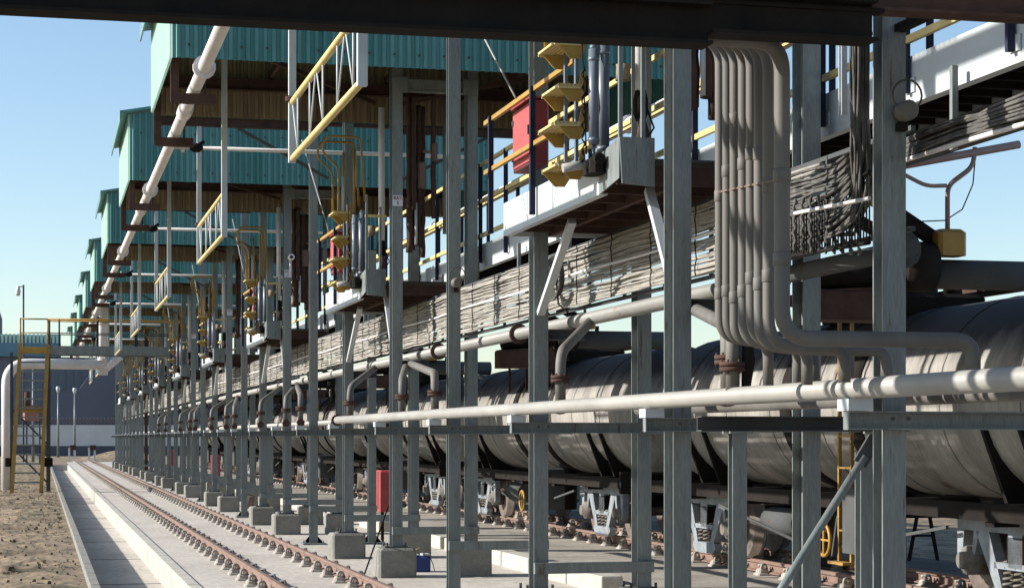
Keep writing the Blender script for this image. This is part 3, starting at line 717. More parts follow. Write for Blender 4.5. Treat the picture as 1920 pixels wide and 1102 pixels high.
# cable coils before the first far post
r=thing('cable_coil',(4.95,YD(19.3,4.9),3.2),'loose coil of grey cable hanging on the tray left of the first plain portal','cable coil')
b=MB(); yk=YD(18.9,4.9)
for i in range(7):
    random.seed(i); pts=[]
    for k in range(21):
        t=2*PI*k/20; pts.append((4.92-.01*i,yk+.13+(.13+.008*i)*math.cos(t)*1.6,3.36+(.17+.008*i)*math.sin(t)))
    b.tube(pts,.008,5)
b.build('cable_loops','cable2',r)
b=MB(); b.tube([(4.9,yk,3.52),(4.88,yk+.05,3.3),(4.88,yk-.02,3.1),(4.9,yk-.3,3.0)],.01,5); b.build('loose_end','black',r)
# cable mass between the bundle and nearest column, tumbling down from above
def spray(n,base,seed,r0,name,m,label,grp):
    for i in range(n):
        random.seed(seed+i); pts=[Vector(p)+Vector((random.uniform(-1,1)*s,random.uniform(-1,1)*s,random.uniform(-1,1)*s)) for p,s in base]
        solo(MB().tube(bend(pts,.2,6),random.uniform(.7,1.2)*r0,6),name,m,label,'cable',grp)
xd=lambda px,d:(px-76)*d/3755
zd=lambda py,d:1.8+(821-py)*d/3650
def P(px,py,d): x=xd(px,d); return (x,YD(d,x),zd(py,d))
# cables dropping behind the nearest column, each fanning out onto the tray
for i in range(46):
    random.seed(300+i); v=(i+.5)/46; u=random.random(); j=lambda q: random.uniform(-q,q)
    xt=1596+u*34; yb=285+v*135; dd=11.05+j(.05)
    pts=[P(xt,30,11.0+j(.04)),P(xt+j(5),150,11.0+j(.04)),P(xt+j(6),yb-70,11.0+j(.05)),P(1600+12*u,yb-12,dd),P(1570+j(8),yb+22,11.3+j(.05)),P(1535+j(8),yb+34+j(7),11.9+j(.05)),P(1500,yb+44+j(9),12.5+j(.05)),P(1455,342+v*128,13.1+j(.05)),P(1400,355+v*128,13.8)]
    solo(MB().tube(bend(pts,.2,6),random.uniform(.006,.0105),6),'drop_cable','cable2','grey cable dropping behind the nearest column and fanning out onto the tray','cable','cables dropping behind the nearest column')
spray(10,[(P(1690,285,11.0),.04),(P(1640,330,11.0),.06),(P(1600,400,11.1),.06),(P(1580,430,11.3),.07),(P(1530,440,12.0),.07),(P(1470,450,12.6),.07)],400,.009,'drop_cable','cable2','grey cable sagging past the foot of the drop toward the tray','cables sagging behind the nearest column')
for i in range(9):
    random.seed(500+i); px=1490+i*15; d=11.75-.07*i
    top=372-i*2; n_=15
    pts=[P(px+2.5*math.sin(k*1.9+i),top+k*(7.2+.2*i) ,d) for k in range(n_)]
    solo(MB().tube(pts,.01,7,rad=[.006+.009*(k%2) for k in range(n_)]),'cable_lashing','cable2','knotted lashing hanging upright over the cable tray between bundle and column','lashing','knotted cable lashings')
solo(MB().tube([P(1480,402,11.6),P(1630,372,10.7)],.012,8),'conduit','white','white conduit stub sloping up to the nearest column','conduit')
b=MB()
for q in ((348,342),(470,455)): 
    b.tube([P(1484,q[0]+60 if q[0]<400 else q[0]+10,11.95),P(1630,q[1]-20 if q[0]<400 else q[1],10.9)],.012,6)
for i in range(30):
    t=i/29; a=Vector(P(1484,408,11.97)).lerp(Vector(P(1630,322,10.92)),t); c=Vector(P(1484,480,11.97)).lerp(Vector(P(1630,455,10.92)),t)
    b.tube([a,c],.005,4)
solo(b,'mesh_tray','black','dark wire mesh tray behind the tangled cables','cable tray')
# tray on the right of the nearest column, running toward the camera
for i in range(26):
    random.seed(700+i); u=random.random()
    a=Vector(P(1690,262+u*44,11.0)); m_=Vector(P(1800,226+u*34,10.0)); c=Vector(P(1935,175+u*62,9.0)); e=c+(c-m_)*1.2
    q=Vector((random.uniform(-.02,.05),0,random.uniform(-.015,.015)))
    pts=[a,a.lerp(m_,.5)+q,m_+q*1.2,m_.lerp(c,.5)-q*.6,c-q,e]
    solo(MB().tube(pts,random.choice([.006,.008,.009]),6),'tray_cable','cable2','grey cable on the sloping tray right of the nearest column','cable','cables right of the nearest column')
solo(MB().tube([P(1692,302,10.95),P(1800,268,10.0),P(1935,228,9.0),Vector(P(1935,228,9.0))+Vector((-.1,-1.2,.0))],.014,10),'conduit','white','bright white conduit below the cables right of the nearest column','conduit')
# walkway-side ladder tray rails in front of the walkway soffit
# ================================================================ WALKWAY
XW=5.70; WZ0,WZ1=4.05,4.37
r=thing('walkway',(XW+.4,5,4.1),'long elevated walkway with pale side channel and yellow handrails along the rack','walkway')
b=MB(); b.box((XW,4.0,WZ0),(XW+.012,121,WZ1)); b.box((XW+.012,4.0,WZ1-.012),(XW+.08,121,WZ1)); b.box((XW+.012,4.0,WZ0),(XW+.08,121,WZ0+.012)); b.build('side_channel','pale',r)
b=MB(); b.box((XW+.9,4.0,WZ0),(XW+.912,121,WZ1)); b.build('far_channel','pale',r)
b=MB(); y=4.0
while y<121: b.box((XW+.02,y,WZ0+.13),(XW+.9,y+.05,WZ0+.2)); y+=.3
b.box((XW+.08,4,WZ0+.2),(XW+.9,121,WZ0+.215))
b.build('deck','black',r)
for xx,nm in ((XW-.03,'near'),(XW+.93,'far')):
    for z in ((4.475,4.93,5.41) if nm=='near' else (4.93,5.41)):
        b=MB(); b.bar((xx,4.0,z),(xx,121,z),.035,.05); b.build('handrail','yellow_pale',r)
ys=[YD(d,XW) for d in (12.15,)]
y=ys[0]-1.9*1; n=0
while y<120 and n<60:
    b=MB(); b.bar((XW-.035,y,4.12),(XW-.035,y,5.43),.05,.035,(0,1,0)); o=b.build('handrail_post','navy',r)
    b=MB(); b.box((XW-.012,y-.08,4.12),(XW-.002,y+.06,4.22)); b.build('fixing_plate','pale',o)
    y+=1.45; n+=1
y=6.2;n=0
while y<120 and n<60:
    b=MB(); b.bar((XW+.95,y,4.12),(XW+.95,y,5.43),.05,.035,(0,1,0)); b.build('handrail_post','navy',r); y+=1.9; n+=1
for k in range(24):
    y=9.0+k*2.3 if k else 9.2
    b=MB(); b.bar((XW-.09,y,3.62),(XW-.09,y,4.15),.04,.04,(0,1,0)); b.build('tray_strut','steel',r)
b=MB(); b.ibeam((XW+.45,4,3.90),(XW+.45,121,3.90),.12,.2); b.build('girder','steel2',r)
x=xd(1580,11.5); y=YD(11.5,x)
solo(MB().ibeam((x,y,zd(218,11.5)),(x,y,zd(60,11.5)),.035,.05,.006,.006,up=(0,1,0)),'hanging_channel','pale','short pale steel channel hanging under the overhead rack left of the nearest column','channel')
# ================================================================ PLATFORMS
PX=4.15; ya,yb=YD(14.35,PX),YD(17.95,PX)
def platform(label):
    r=thing('loading_platform',(4.5,(ya+yb)/2,3.65),label,'platform','side loading platforms')
    b=MB(); b.box((PX,ya+.55,3.66),(PX+.012,yb,3.96)); b.box((PX+.012,ya+.55,3.948),(PX+.07,yb,3.96)); b.box((PX+.012,ya+.55,3.66),(PX+.07,yb,3.672)); b.build('side_channel','pale',r)
    b=MB(); b.box((PX+.012,yb-.012,3.66),(5.3,yb,3.96)); b.build('end_channel','pale',r)
    b=MB(); b.add([(PX+.02,ya,3.68),(4.42,ya,3.66),(4.42,ya,4.02),(PX-.0,ya,4.02),(PX+.02,ya+.02,3.68),(4.42,ya+.02,3.66),(4.42,ya+.02,4.02),(PX,ya+.02,4.02)],[(0,1,2,3),(4,7,6,5),(0,3,7,4),(1,5,6,2),(3,2,6,7),(0,4,5,1)])
    b.add([(PX,ya+.02,3.72),(PX+.01,ya+.02,3.72),(PX+.01,ya+.55,3.66),(PX,ya+.55,3.66),(PX,ya+.02,4.02),(PX+.01,ya+.02,4.02),(PX+.01,ya+.55,3.96),(PX,ya+.55,3.96)],[(0,1,5,4),(1,2,6,5),(2,3,7,6),(3,0,4,7),(4,5,6,7),(0,3,2,1)])
    b.build('end_plate','steel',r)
    b=MB(); b.box((PX+.08,ya+.05,3.86),(5.35,yb-.05,3.875)); b.build('deck','steel2',r)
    b=MB()
    for i in range(7): yy=ya+.15+i*(yb-ya-.3)/6; b.bar((PX+.02,yy,3.76),(5.35,yy,3.76),.04,.14)
    b.bar((4.6,ya+.02,3.72),(4.6,yb,3.72),.05,.1); b.build('joists','brown',r)
    b=MB(); b.bar((XA-.01,Q0-.12,2.95),(XA-.02,Q0-1.25,3.68),.07,.05); b.build('knee_brace','pale',r)
    b=MB(); b.bar((XA-.02,P0+.12,3.02),(XA-.02,P0+.62,3.68),.07,.05) ; b.build('knee_brace','pale',r)
    # handrail on the outer side
    for z in (4.80,4.33):
        b=MB(); b.bar((PX-.02,YD(15.5,PX),z),(PX-.02,YD(18.6,PX),z),.035,.04); o=b.build('handrail','yellow',r)
    for d in (16.75,18.3):
        b=MB(); b.bar((PX-.04,YD(d,PX),3.72),(PX-.04,YD(d,PX),4.82),.045,.045,(0,1,0)); b.build('handrail_post','navy',r)
    # slim uprights near the gate
    for (x,y,z1) in ((4.17,ya+.05,5.0),(4.36,ya+.1,4.85)):
        b=MB(); b.bar((x,y,3.98),(x,y,z1),.03,.03,(0,1,0)); b.build('gate_post','steel',r)
    b=MB(); b.bar((4.15,ya+.05,4.72),(XA-.07,ya+.05,4.72),.03,.035); b.build('gate_rail','yellow_pale',r)
    return r
pf=platform('nearest loading platform, with pale side channel and red cabinet above it')
for k in range(1,NB-1): dup(pf,PER*k,f'{ORD[k]} loading platform jutting out in front of the columns')
# red cabinets
def redbox(label):
    x0=4.19; y0,y1=YD(17.15,4.25),YD(17.85,4.25)
    r=thing('red_cabinet',(4.1,(y0+y1)/2,4.1),label,'cabinet','red cabinets on the platform rails')
    b=MB(); b.cbox((x0+.02,y0,4.22),(x0+.17,y1,4.79),.015); b.build('body','red',r)
    b=MB(); b.box((x0+.0,y0-.015,4.792),(x0+.19,y1+.015,4.81)); b.build('lid','redpale',r)
    b=MB(); b.box((x0+.010,y0+.03,4.25),(x0+.02,y1-.03,4.76)); b.build('door','redpale',r)
    b=MB(); b.box((x0-.004,y0+.08,4.49),(x0+.01,y0+.11,4.57)); b.build('latch','steel2',r)
    for zz in (4.32,4.65):
        b=MB(); b.box((x0-.0,y1-.06,zz),(x0+.01,y1-.02,zz+.04)); b.build('hinge','steel2',r)
    return r
rb=redbox('red cabinet hung behind the rail of the nearest platform, largest of them')
for k in range(1,5): dup(rb,PER*k,f'{ORD[k]} red cabinet hung at the outer end of a platform')
# folding stairs
def foldstair(label):
    xs0,xs1=3.86,4.05; y0,y1=YD(14.95,3.95),YD(15.45,3.95)
    r=thing('folding_stair',(3.95,(y0+y1)/2,3.95),label,'folding stair','yellow folding stairs')
    for i,z in enumerate((3.90,4.21,4.50,4.83)):
        s_=.03*(i%2)
        b=MB()
        for j in range(6): xx=xs0-s_+j*(xs1-xs0)/6; b.box((xx,y0,z),(xx+.018,y1,z+.018))
        b.box((xs0-s_,y0,z-.015),(xs1,y0+.015,z+.02)); b.box((xs0-s_,y1-.015,z-.015),(xs1,y1,z+.02)); o=b.build('tread','yellow_pale',r)
        b=MB()
        for yy in (y0+.02,y1-.04):
            pr=[(xs0+.01,z-.01),(xs1+.05,z-.01),(xs1+.06,z+.13),(xs1+.02,z+.15),(xs1+.0,z-.10),(xs0+.11,z-.105)]
            pr=[(xs0+.01,z-.015),(xs0+.10,z-.11),(xs1-.01,z-.11),(xs1+.03,z-.05),(xs1+.03,z+.12),(xs1+.0,z+.13),(xs1-.03,z-.015)]
            n_=len(pr); b.add([(a_,yy,c_) for a_,c_ in pr]+[(a_,yy+.02,c_) for a_,c_ in pr],[tuple(range(n_)),tuple(range(2*n_-1,n_-1,-1))]+[(q,n_+q,n_+(q+1)%n_,(q+1)%n_) for q in range(n_)]); b.cut()
        b.build('tread_bracket','yellow',o)
    for yy in (y0+.1,y1-.1):
        b=MB(); b.bar((xs1-.02,yy,3.87),(xs1-.02,yy,4.95),.025,.04,(0,1,0)); b.build('side_arm','cyl',r)
    for yy in (y0-.05,y1-.05):
        b=MB(); b.tube(bend([(xs0+.02,yy,4.84),(xs0+.02,yy,5.42),(xs0-.20,yy,5.62),(xs0-.16,yy,5.84),(xs0+.32,yy,5.84),(xs0+.38,yy,4.98)],.09,5),.015,8); b.build('handrail_loop','yellow',r)
    b=MB(); b.cyl((xs0+.24,y0,4.84),(xs0+.24,y0,5.72),.017,8); b.cut(); b.cyl((xs0+.16,y1-.1,4.9),(xs0+.16,y1-.1,5.7),.017,8); b.build('inner_stay','yellow',r)
    b=MB(); b.cyl((xs0+.08,y0-.05,4.85),(xs0+.08,y0-.05,5.3),.018,8); b.build('pale_stay','pale',r)
    for (x,y,z0,z1,rr,m_) in ((4.07,y0-.25,4.02,4.74,.040,'cyl'),(4.19,y0-.10,3.98,4.82,.046,'cyl')):
        b=MB(); b.cyl((x,y,z0),(x,y,z1),rr,14); b.cyl((x,y,z1),(x,y,z1+.03),rr*.8,12); b.cyl((x,y,z0-.15),(x,y,z0),rr*.35,8)
        b.cyl((x,y,z0+.02),(x,y,z0+.05),rr*1.12,14); b.cyl((x,y,z1-.09),(x,y,z1-.06),rr*1.1,14); b.build('spring_cylinder',m_,r)
    b=MB(); b.cyl((3.84,y0-.2,3.84),(4.05,y0-.2,3.88),.034,12); b.build('torsion_tube','pipe',r)
    b=MB(); b.cbox((4.03,y0-.33,3.80),(4.15,y0-.05,3.93),.03); b.cyl((4.09,y0-.36,3.90),(4.09,y0-.3,3.90),.045,10); b.cbox((4.12,y0-.2,3.85),(4.22,y0-.0,4.0),.03); b.build('pivot_block','black',r)
    b=MB(); pts=[(3.99+.015*math.sin(i*2.3),y0-.24+.01*math.sin(i),4.62-.035*i) for i in range(22)]; b.tube(pts,.01,5,rad=[.005+.008*(i%2) for i in range(22)]); b.build('chain','black',r)
    b=MB(); b.tube([(3.98,y0-.2,5.0),(4.0,y0-.22,4.5),(4.02,y0-.22,3.95)],.006,5); b.tube([(4.12,y0-.1,4.9),(4.13,y0-.2,4.3),(4.05,y0-.25,3.95),(4.02,y0-.28,3.92)],.006,5); b.build('hose','black',r)
    return r
fs_=foldstair('nearest yellow folding stair, stowed upright with its ribbed treads beside the grey cylinders')
for k in range(1,NB-2): dup(fs_,PER*k,f'{ORD[k]} yellow folding stair with looping handrails, stowed upright above a platform')
# white drop pipe and valve at each platform
def drop(label):
    x,y=4.42,ya+.35
    r=thing('drop_pipe',(x,y,4.0),label,'pipe','white drop pipes at the platforms')
    b=MB(); b.cyl((x,y,4.42),(x,y,6.2),.042,12); b.build('pipe_run','white',r)
    b=MB(); b.tube([(x,y,4.2),(x,y,4.26),(x,y,4.36),(x,y,4.44)],.05,10,rad=[.035,.06,.06,.04]); b.build('valve','black',r)
    b=MB(); b.tube([(x,y-.02,4.22),(x+.01,y-.05,4.1),(x-.05,y-.05,4.0)],.03,8,rad=[.03,.05,.02]); b.build('elbow','brown',r)
    b=MB(); b.tube([(x+.05,y,4.3),(x+.1,y-.02,4.15),(x+.02,y,4.02)],.008,5); b.build('drain_hose','black',r)
    b=MB(); b.cyl((x-.14,y,4.5),(x-.14,y,4.62),.06,10); b.build('filter_bowl','tan',r)
    return r
dp=drop('white drop pipe with black valve behind the nearest platform end plate')
for k in range(1,6): dup(dp,PER*k,f'{ORD[k]} white drop pipe with black valve above a platform')
solo(MB().box((XA-.12,P0-.14,4.63),(XA-.075,P0-.1,4.75)),'green_tag','green','small green tag on the column beside the nearest white drop pipe','tag')
# rust-brown hoses and counterweights hanging inside each portal
def hoses(label):
    r=thing('hanging_hoist',(5.0,P0+.5,4.6),label,'hoist','rusty hoists between the portals')
    random.seed(9)
    b=MB()
    for (x,dy,z0,z1,rr) in ((4.72,.35,4.25,6.3,.045),(4.79,.5,4.3,6.35,.05),(4.86,.4,4.35,6.2,.045),(4.93,.45,4.2,6.2,.04),(4.76,.25,4.8,6.3,.03),(5.05,.3,4.7,6.35,.035)):
        pts=[(x+.006*math.sin(i*1.7+x*9),P0+dy,z0+(z1-z0)*i/16) for i in range(17)]
        b.tube(pts,rr,9,rad=[rr*(.88+.2*abs(math.sin(i*1.3+x*5))) for i in range(17)])
    b.build('hose_bundle','brown',r)
    b=MB(); b.cbox((4.84,P0+.3,5.1),(4.95,P0+.42,5.45),.02); b.cut(); b.cbox((5.02,P0+.25,5.45),(5.10,P0+.35,5.7),.02); b.bar((4.9,P0+.3,5.58),(5.06,P0+.3,5.58),.03,.03); b.build('counterweight','rail',r)
    b=MB(); b.cyl((5.22,P0+.3,4.5),(5.22,P0+.3,6.3),.035,10); b.build('guide_pipe','steel',r)
    b=MB(); b.cyl((4.8,P0+.3,4.35),(4.8,P0+.3,4.9),.02,8); b.build('pale_rod','pale',r)
    return r
hs=hoses('nearest cluster of rusty hoses and counterweights inside the first portal')
for k in range(1,7):
    o_=dup(hs,PER*k,f'{ORD[k]} cluster of rusty hoses and counterweights hanging inside a portal'); random.seed(k); o_.scale=(random.uniform(.9,1.15),random.uniform(.8,1.3),random.uniform(.9,1.03))
# cameras / horns on columns
def device(x,y,z,label,loop=True):
    r=thing('warning_siren',(x,y,z),label,'siren','round devices on the slender columns')
    b=MB(); b.tube([(x,y-.14,z),(x,y-.12,z),(x,y-.04,z),(x,y,z)],.05,14,rad=[.035,.055,.055,.04]); b.build('housing','pipe2',r)
    b=MB(); b.cbox((x-.03,y-.05,z-.10),(x+.03,y,z-.05),.01); b.build('bracket','black',r)
    b=MB(); pts=[(x+.02+.085*math.cos(t*PI/8),y-.05,z+.09+.085*math.sin(t*PI/8)) for t in range(-3,12)]; b.tube(pts,.006,5); b.build('cable_loop','cable2',r)
device(XA+.03,T0-.07,1.8+(821-215)*10.6/3650,'round siren with a cable loop on the nearest column')
device(XA-.0,T0+PER-.07,1.8+(821-530)*21.7/3650,'round siren with a cable loop on the second slender column')
x,y=4.45,P0+PER*2-.9; z=zd(485,YD(0,0)+36)
r=thing('security_camera',(x,y,4.9),'small white security camera on a bracket left of a signposted column','camera')
z=5.1; b=MB(); b.tube([(x,y-.18,z),(x,y-.17,z),(x,y+.02,z)],.06,12,rad=[.05,.06,.05]); b.build('housing','white',r)
b=MB(); b.cyl((x,y-.19,z),(x,y-.181,z),.03,10); b.build('lens','black',r)
b=MB(); b.cyl((x,y,z-.3),(x,y,z-.05),.02,6); b.build('bracket','white',r)
# stay wires under canopies
for k in range(0,5):
    y=T0+PER*(k+1)
    solo(MB().cyl((4.05,Q0+PER*k+1.9,6.55),(PX-.05,YD(17.3,PX)+PER*k,4.82),.010,5),'stay_wire','pipe',f'{ORD[k]} pale stay wire slanting down from a canopy to a platform rail','wire','slanting stay wires')
# ================================================================ GROUND LEVEL THINGS
for i,(x,y0_,lab_) in enumerate(((5.75,YD(34.0,5.75),'tall red fire cabinet standing on the slab beside the second portal'),(5.75,YD(67,5.7),'middle red fire cabinet among the far columns'),(5.75,YD(90,5.7),'farthest red fire cabinet among the far columns'))):
    r=thing('fire_cabinet',(x,y0_,0),lab_,'fire cabinet','red fire cabinets on the ground')
    b=MB(); b.cbox((x-.05,y0_-.25,.52),(x+.26,y0_+.15,1.24),.03); b.build('body','redpale',r)
    b=MB(); b.box((x-.058,y0_-.2,.57),(x-.05,y0_+.1,1.22)); b.build('door','red',r)
    b=MB(); b.box((x,y0_-.2,0),(x+.05,y0_-.15,.53)); b.cut(); b.box((x+.18,y0_-.2,0),(x+.23,y0_-.15,.53)); b.build('leg','black',r)
# blue bag
xb_,yb_=4.98,YD(26.3,4.98)
r=thing('blue_bag',(xb_,yb_,0),'blue tool bag with a brown handle beside the concrete plinth','bag')
b=MB(); b.cbox((xb_-.14,yb_-.12,0),(xb_+.13,yb_+.12,.22),.03); b.build('body','bluebag',r)
b=MB(); b.tube([(xb_-.13,yb_-.1,.22),(xb_-.09,yb_-.1,.29),(xb_-.02,yb_-.1,.32),(xb_+.03,yb_-.1,.28),(xb_+.04,yb_-.1,.22)],.012,6); b.build('handle','tan',r)
b=MB(); b.box((xb_+.02,yb_-.1,.221),(xb_+.12,yb_+.08,.245)); b.box((xb_-.12,yb_-.09,.221),(xb_-.02,yb_+.08,.235)); b.build('contents','pale',r)
b=MB(); b.tube([(xb_+.13,yb_-.05,.2),(xb_+.17,yb_-.06,.1),(xb_+.19,yb_-.07,.01)],.006,5); b.build('strap','black',r)
# leaning bar
a=P(682,1078,25.3); c=P(728,948,24.95)
solo(MB().cyl((a[0],a[1],.01),c,.011,6),'leaning_rod','black','thin dark rod leaning against the second stout portal column','rod')
# bucket
x,y=5.2,YD(50,5.2)
r=thing('bucket',(x,y,0),'small terracotta bucket on the slab behind a slender column','bucket')
b=MB(); b.tube([(x,y,0),(x,y,.3)],.15,12,rad=[.12,.16]); b.build('body','rail',r)
b=MB(); b.tube([(x-.15,y,.3),(x,y-.03,.36),(x+.15,y,.3)],.01,5); b.build('handle','black',r)
# ================================================================ TANK WAGONS
TX=9.42; RZ=.267
def wagon(yc_,label):
    r=thing('tank_wagon',(TX,yc_,RZ),label,'tank wagon','tank wagons on the loading siding')
    R=1.00; zc=2.19; L=5.75
    # barrel with dished ends and weld bands
    prof=[(-L-.36,.04),(-L-.33,.36),(-L-.22,.69),(-L-.07,.90),(-L+.1,R)]
    prof+=[(-L+.1+ (2*L-.2)*i/12,R) for i in range(1,12)]
    prof+=[(-a,b_) for a,b_ in prof[4::-1]]
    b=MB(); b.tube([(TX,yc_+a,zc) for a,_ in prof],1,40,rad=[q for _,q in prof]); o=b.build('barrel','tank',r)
    b=MB()
    for yy in (-4.6,-3.0,-1.5,0,1.5,3.0,4.6): b.tube([(TX,yc_+yy-.03,zc),(TX,yc_+yy+.03,zc)],R+.008,40); b.cut()
    b.build('weld_band','tank',o)
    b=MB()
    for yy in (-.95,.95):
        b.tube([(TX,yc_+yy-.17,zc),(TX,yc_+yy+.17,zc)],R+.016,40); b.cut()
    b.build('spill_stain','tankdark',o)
    # dome, hatch, top walkway
    b=MB(); b.cyl((TX,yc_,zc+R-.12),(TX,yc_,zc+R+.42),.42,20); b.build('manway_dome','tankdark',r)
    b=MB(); b.cyl((TX,yc_,zc+R+.42),(TX,yc_,zc+R+.47),.46,20); b.bar((TX-.4,yc_,zc+R+.5),(TX+.35,yc_,zc+R+.5),.05,.05); b.cyl((TX+.3,yc_,zc+R+.45),(TX+.3,yc_,zc+R+.62),.04,8); b.build('hatch_lid','black',r)
    b=MB(); b.box((TX-.95,yc_-1.9,zc+R+.20),(TX-.48,yc_+1.9,zc+R+.27)); b.cut(); b.box((TX+.48,yc_-1.9,zc+R+.20),(TX+.95,yc_+1.9,zc+R+.27)); b.build('top_walkway','brown',r)
    b=MB()
    for yy in (-1.8,-1.35,.5,1.8):
        for s in (-1,1): b.bar((TX+s*.88,yc_+yy,zc+.45),(TX+s*.88,yc_+yy,zc+R+.21),.04,.04,(0,1,0)); b.cut()
    b.build('walkway_leg','brown',r)
    b=MB(); b.cbox((TX-.5,yc_-1.1,zc+R-.06),(TX+.5,yc_+1.1,zc+R+.16),.04)
    b.build('dome_tray','tankdark',r)
    for (dx,dy,rr,hh) in ((-.25,-.75,.09,.30),(.15,-.9,.06,.42),(-.2,.8,.10,.26),(.2,.75,.07,.36),(-.32,.62,.05,.34)):
        b=MB(); b.tube([(TX+dx,yc_+dy,zc+R+.12),(TX+dx,yc_+dy,zc+R+hh*.6),(TX+dx,yc_+dy,zc+R+hh*.62),(TX+dx,yc_+dy,zc+R+hh)],rr,12,rad=[rr,rr,rr*1.3,rr*1.1]); b.bar((TX+dx-.12,yc_+dy,zc+R+hh+.02),(TX+dx+.12,yc_+dy,zc+R+hh+.05),.03,.03); b.build('top_valve','black',r)
    b=MB(); b.tube(bend([(TX-.45,yc_-1.0,zc+R+.1),(TX-.45,yc_-1.0,zc+R+.36),(TX-.45,yc_-.3,zc+R+.36),(TX-.45,yc_-.3,zc+R+.1)],.06,3),.018,6); b.build('grab_handle','black',r)
    # side ladder
    yl=yc_-1.3
    for s in (-1,):
        b=MB(); X=TX+s*1.22
        b.bar((X,yl-.16,.45),(X,yl-.16,zc+R-.1),.035,.035,(0,1,0)); b.bar((X,yl+.16,.45),(X,yl+.16,zc+R-.1),.035,.035,(0,1,0))
        for j in range(8): b.bar((X,yl-.16,.5+j*.33),(X,yl+.16,.5+j*.33),.025,.02)
        b.box((X-.12,yl-.2,.48),(X+.02,yl+.2,.51))
        b.build('ladder','rustyyellow',r)
        b=MB(); pts=[(X-.1,yl+.35+.17*math.cos(t*PI/8),.72+.17*math.sin(t*PI/8)) for t in range(17)]
        b.tube(pts,.02,6); b.bar((X-.1,yl+.19,.72),(X-.1,yl+.51,.72),.025,.02); b.bar((X-.1,yl+.35,.56),(X-.1,yl+.35,.88),.02,.025,(0,1,0)); b.build('handbrake_wheel','yellow',r)
    # underframe
    b=MB(); b.box((TX-.2,yc_-6.2,1.0),(TX+.2,yc_+6.2,1.28))
    for s in (-1,1): b.bar((TX+s*1.1,yc_-6.1,1.13),(TX+s*1.1,yc_+6.1,1.13),.06,.16)
    for yy in (-6.1,-4.25,-2.2,0,2.2,4.25,6.1): b.box((TX-1.1,yc_+yy-.09,1.0),(TX+1.1,yc_+yy+.09,1.2))
    b.build('underframe','tankdark',r)
    b=MB()
    for yy in (-4.6,-3.9,3.9,4.6):    # saddle plates
        y_=yc_+yy; b.cut(); b.add([(TX-.75,y_-.03,1.2),(TX+.75,y_-.03,1.2),(TX+1.03,y_-.03,1.95),(TX-1.03,y_-.03,1.95),(TX-.75,y_+.03,1.2),(TX+.75,y_+.03,1.2),(TX+1.03,y_+.03,1.95),(TX-1.03,y_+.03,1.95)],[(0,1,2,3),(4,7,6,5),(0,3,7,4),(1,5,6,2)])
    b.build('saddle','tankdark',r)
    b=MB(); b.cbox((TX-1.25,yc_-1.9,.60),(TX-.8,yc_-1.25,1.3),.03); b.build('equipment_box','steel2',r)
    b=MB(); b.cyl((TX-.75,yc_+1.0,.8),(TX-.75,yc_+2.0,.8),.17,12); b.build('air_reservoir','steel2',r)
    b=MB(); b.bar((TX-1.0,yc_-3.2,.95),(TX-1.0,yc_-.6,.62),.03,.03); b.cut(); b.bar((TX-1.0,yc_+3.2,.95),(TX-1.0,yc_+.6,.62),.03,.03); b.cut(); b.bar((TX-.9,yc_-.8,.55),(TX-.9,yc_-.5,1.1),.03,.03); b.cut(); b.bar((TX-.9,yc_-.2,.5),(TX-.9,yc_-.4,1.1),.03,.03); b.build('brake_rod','steel2',r)
    b=MB(); b.cyl((TX-.4,yc_-.6,.55),(TX-.4,yc_-.6,1.4),.16,12); b.build('outlet_valve','tankdark',r)
    for s in (-1,1):
        b=MB(); yy=yc_+s*6.2; b.box((TX-1.15,min(yy,yy+s*.08),.98),(TX+1.15,max(yy,yy+s*.08),1.3)); b.build('headstock','tankdark',r)
        b=MB(); b.box((TX-.08,min(yy,yy+s*.55),.80),(TX+.08,max(yy,yy+s*.55),.98)); b.build('coupler','wheel',r)
    for by in (-4.25,4.25):
        y_=yc_+by
        b=MB()
        for s in (-1,1):
            x=TX+s*.80
            # side frame: outline with two window openings, swept with thickness
            def slab(pts):
                n=len(pts); vs=[(x-.05,y_+a,z) for a,z in pts]+[(x+.05,y_+a,z) for a,z in pts]
                b.add(vs,[tuple(range(n)),tuple(range(2*n-1,n-1,-1))]+[(i,n+i,n+(i+1)%n,(i+1)%n) for i in range(n)])
            slab([(-1.02,.93),(-1.13,.90),(-1.14,1.04),(-1.08,1.13),(-.9,1.17),(.9,1.17),(1.08,1.13),(1.14,1.04),(1.13,.90),(1.02,.93)])
            slab([(-.76,.93),(-.38,.42),(-.24,.42),(-.50,.93)]); slab([(.76,.93),(.50,.93),(.24,.42),(.38,.42)])
            slab([(-.13,.93),(-.13,.62),(.13,.62),(.13,.93)]); slab([(-.40,.66),(-.40,.60),(.40,.60),(.40,.66)])
            slab([(-1.14,.92),(-1.14,.60),(-1.05,.54),(-1.00,.93)]); slab([(1.14,.92),(1.00,.93),(1.05,.54),(1.14,.60)])
            slab([(-.80,.93),(-.84,.70),(-.78,.70),(-.70,.93)]); slab([(.80,.93),(.70,.93),(.78,.70),(.84,.70)])
            slab([(-.42,.42),(-.46,.36),(-.34,.28),(.34,.28),(.46,.36),(.42,.42)])
            b.cut()
        sf=b.build('bogie_frame','bogie',r)
        b=MB()
        for s in (-1,):
            for q in (-.2,0,.2):
                pts=[(TX+s*.80+.045*math.cos(i*1.3),y_+q+.07*math.sin(i*1.3),.44+i*.0105) for i in range(24)]; b.tube(pts,.014,5); b.cut()
            b.cut(); b.tube([(TX+s*.66,y_-.93,.64),(TX+s*.86,y_-.93,.64),(TX+s*.865,y_-.93,.64),(TX+s*.93,y_-.93,.64)],.1,12,rad=[.14,.14,.09,.08]); b.cut(); b.tube([(TX+s*.66,y_+.93,.64),(TX+s*.86,y_+.93,.64),(TX+s*.865,y_+.93,.64),(TX+s*.93,y_+.93,.64)],.1,12,rad=[.14,.14,.09,.08])
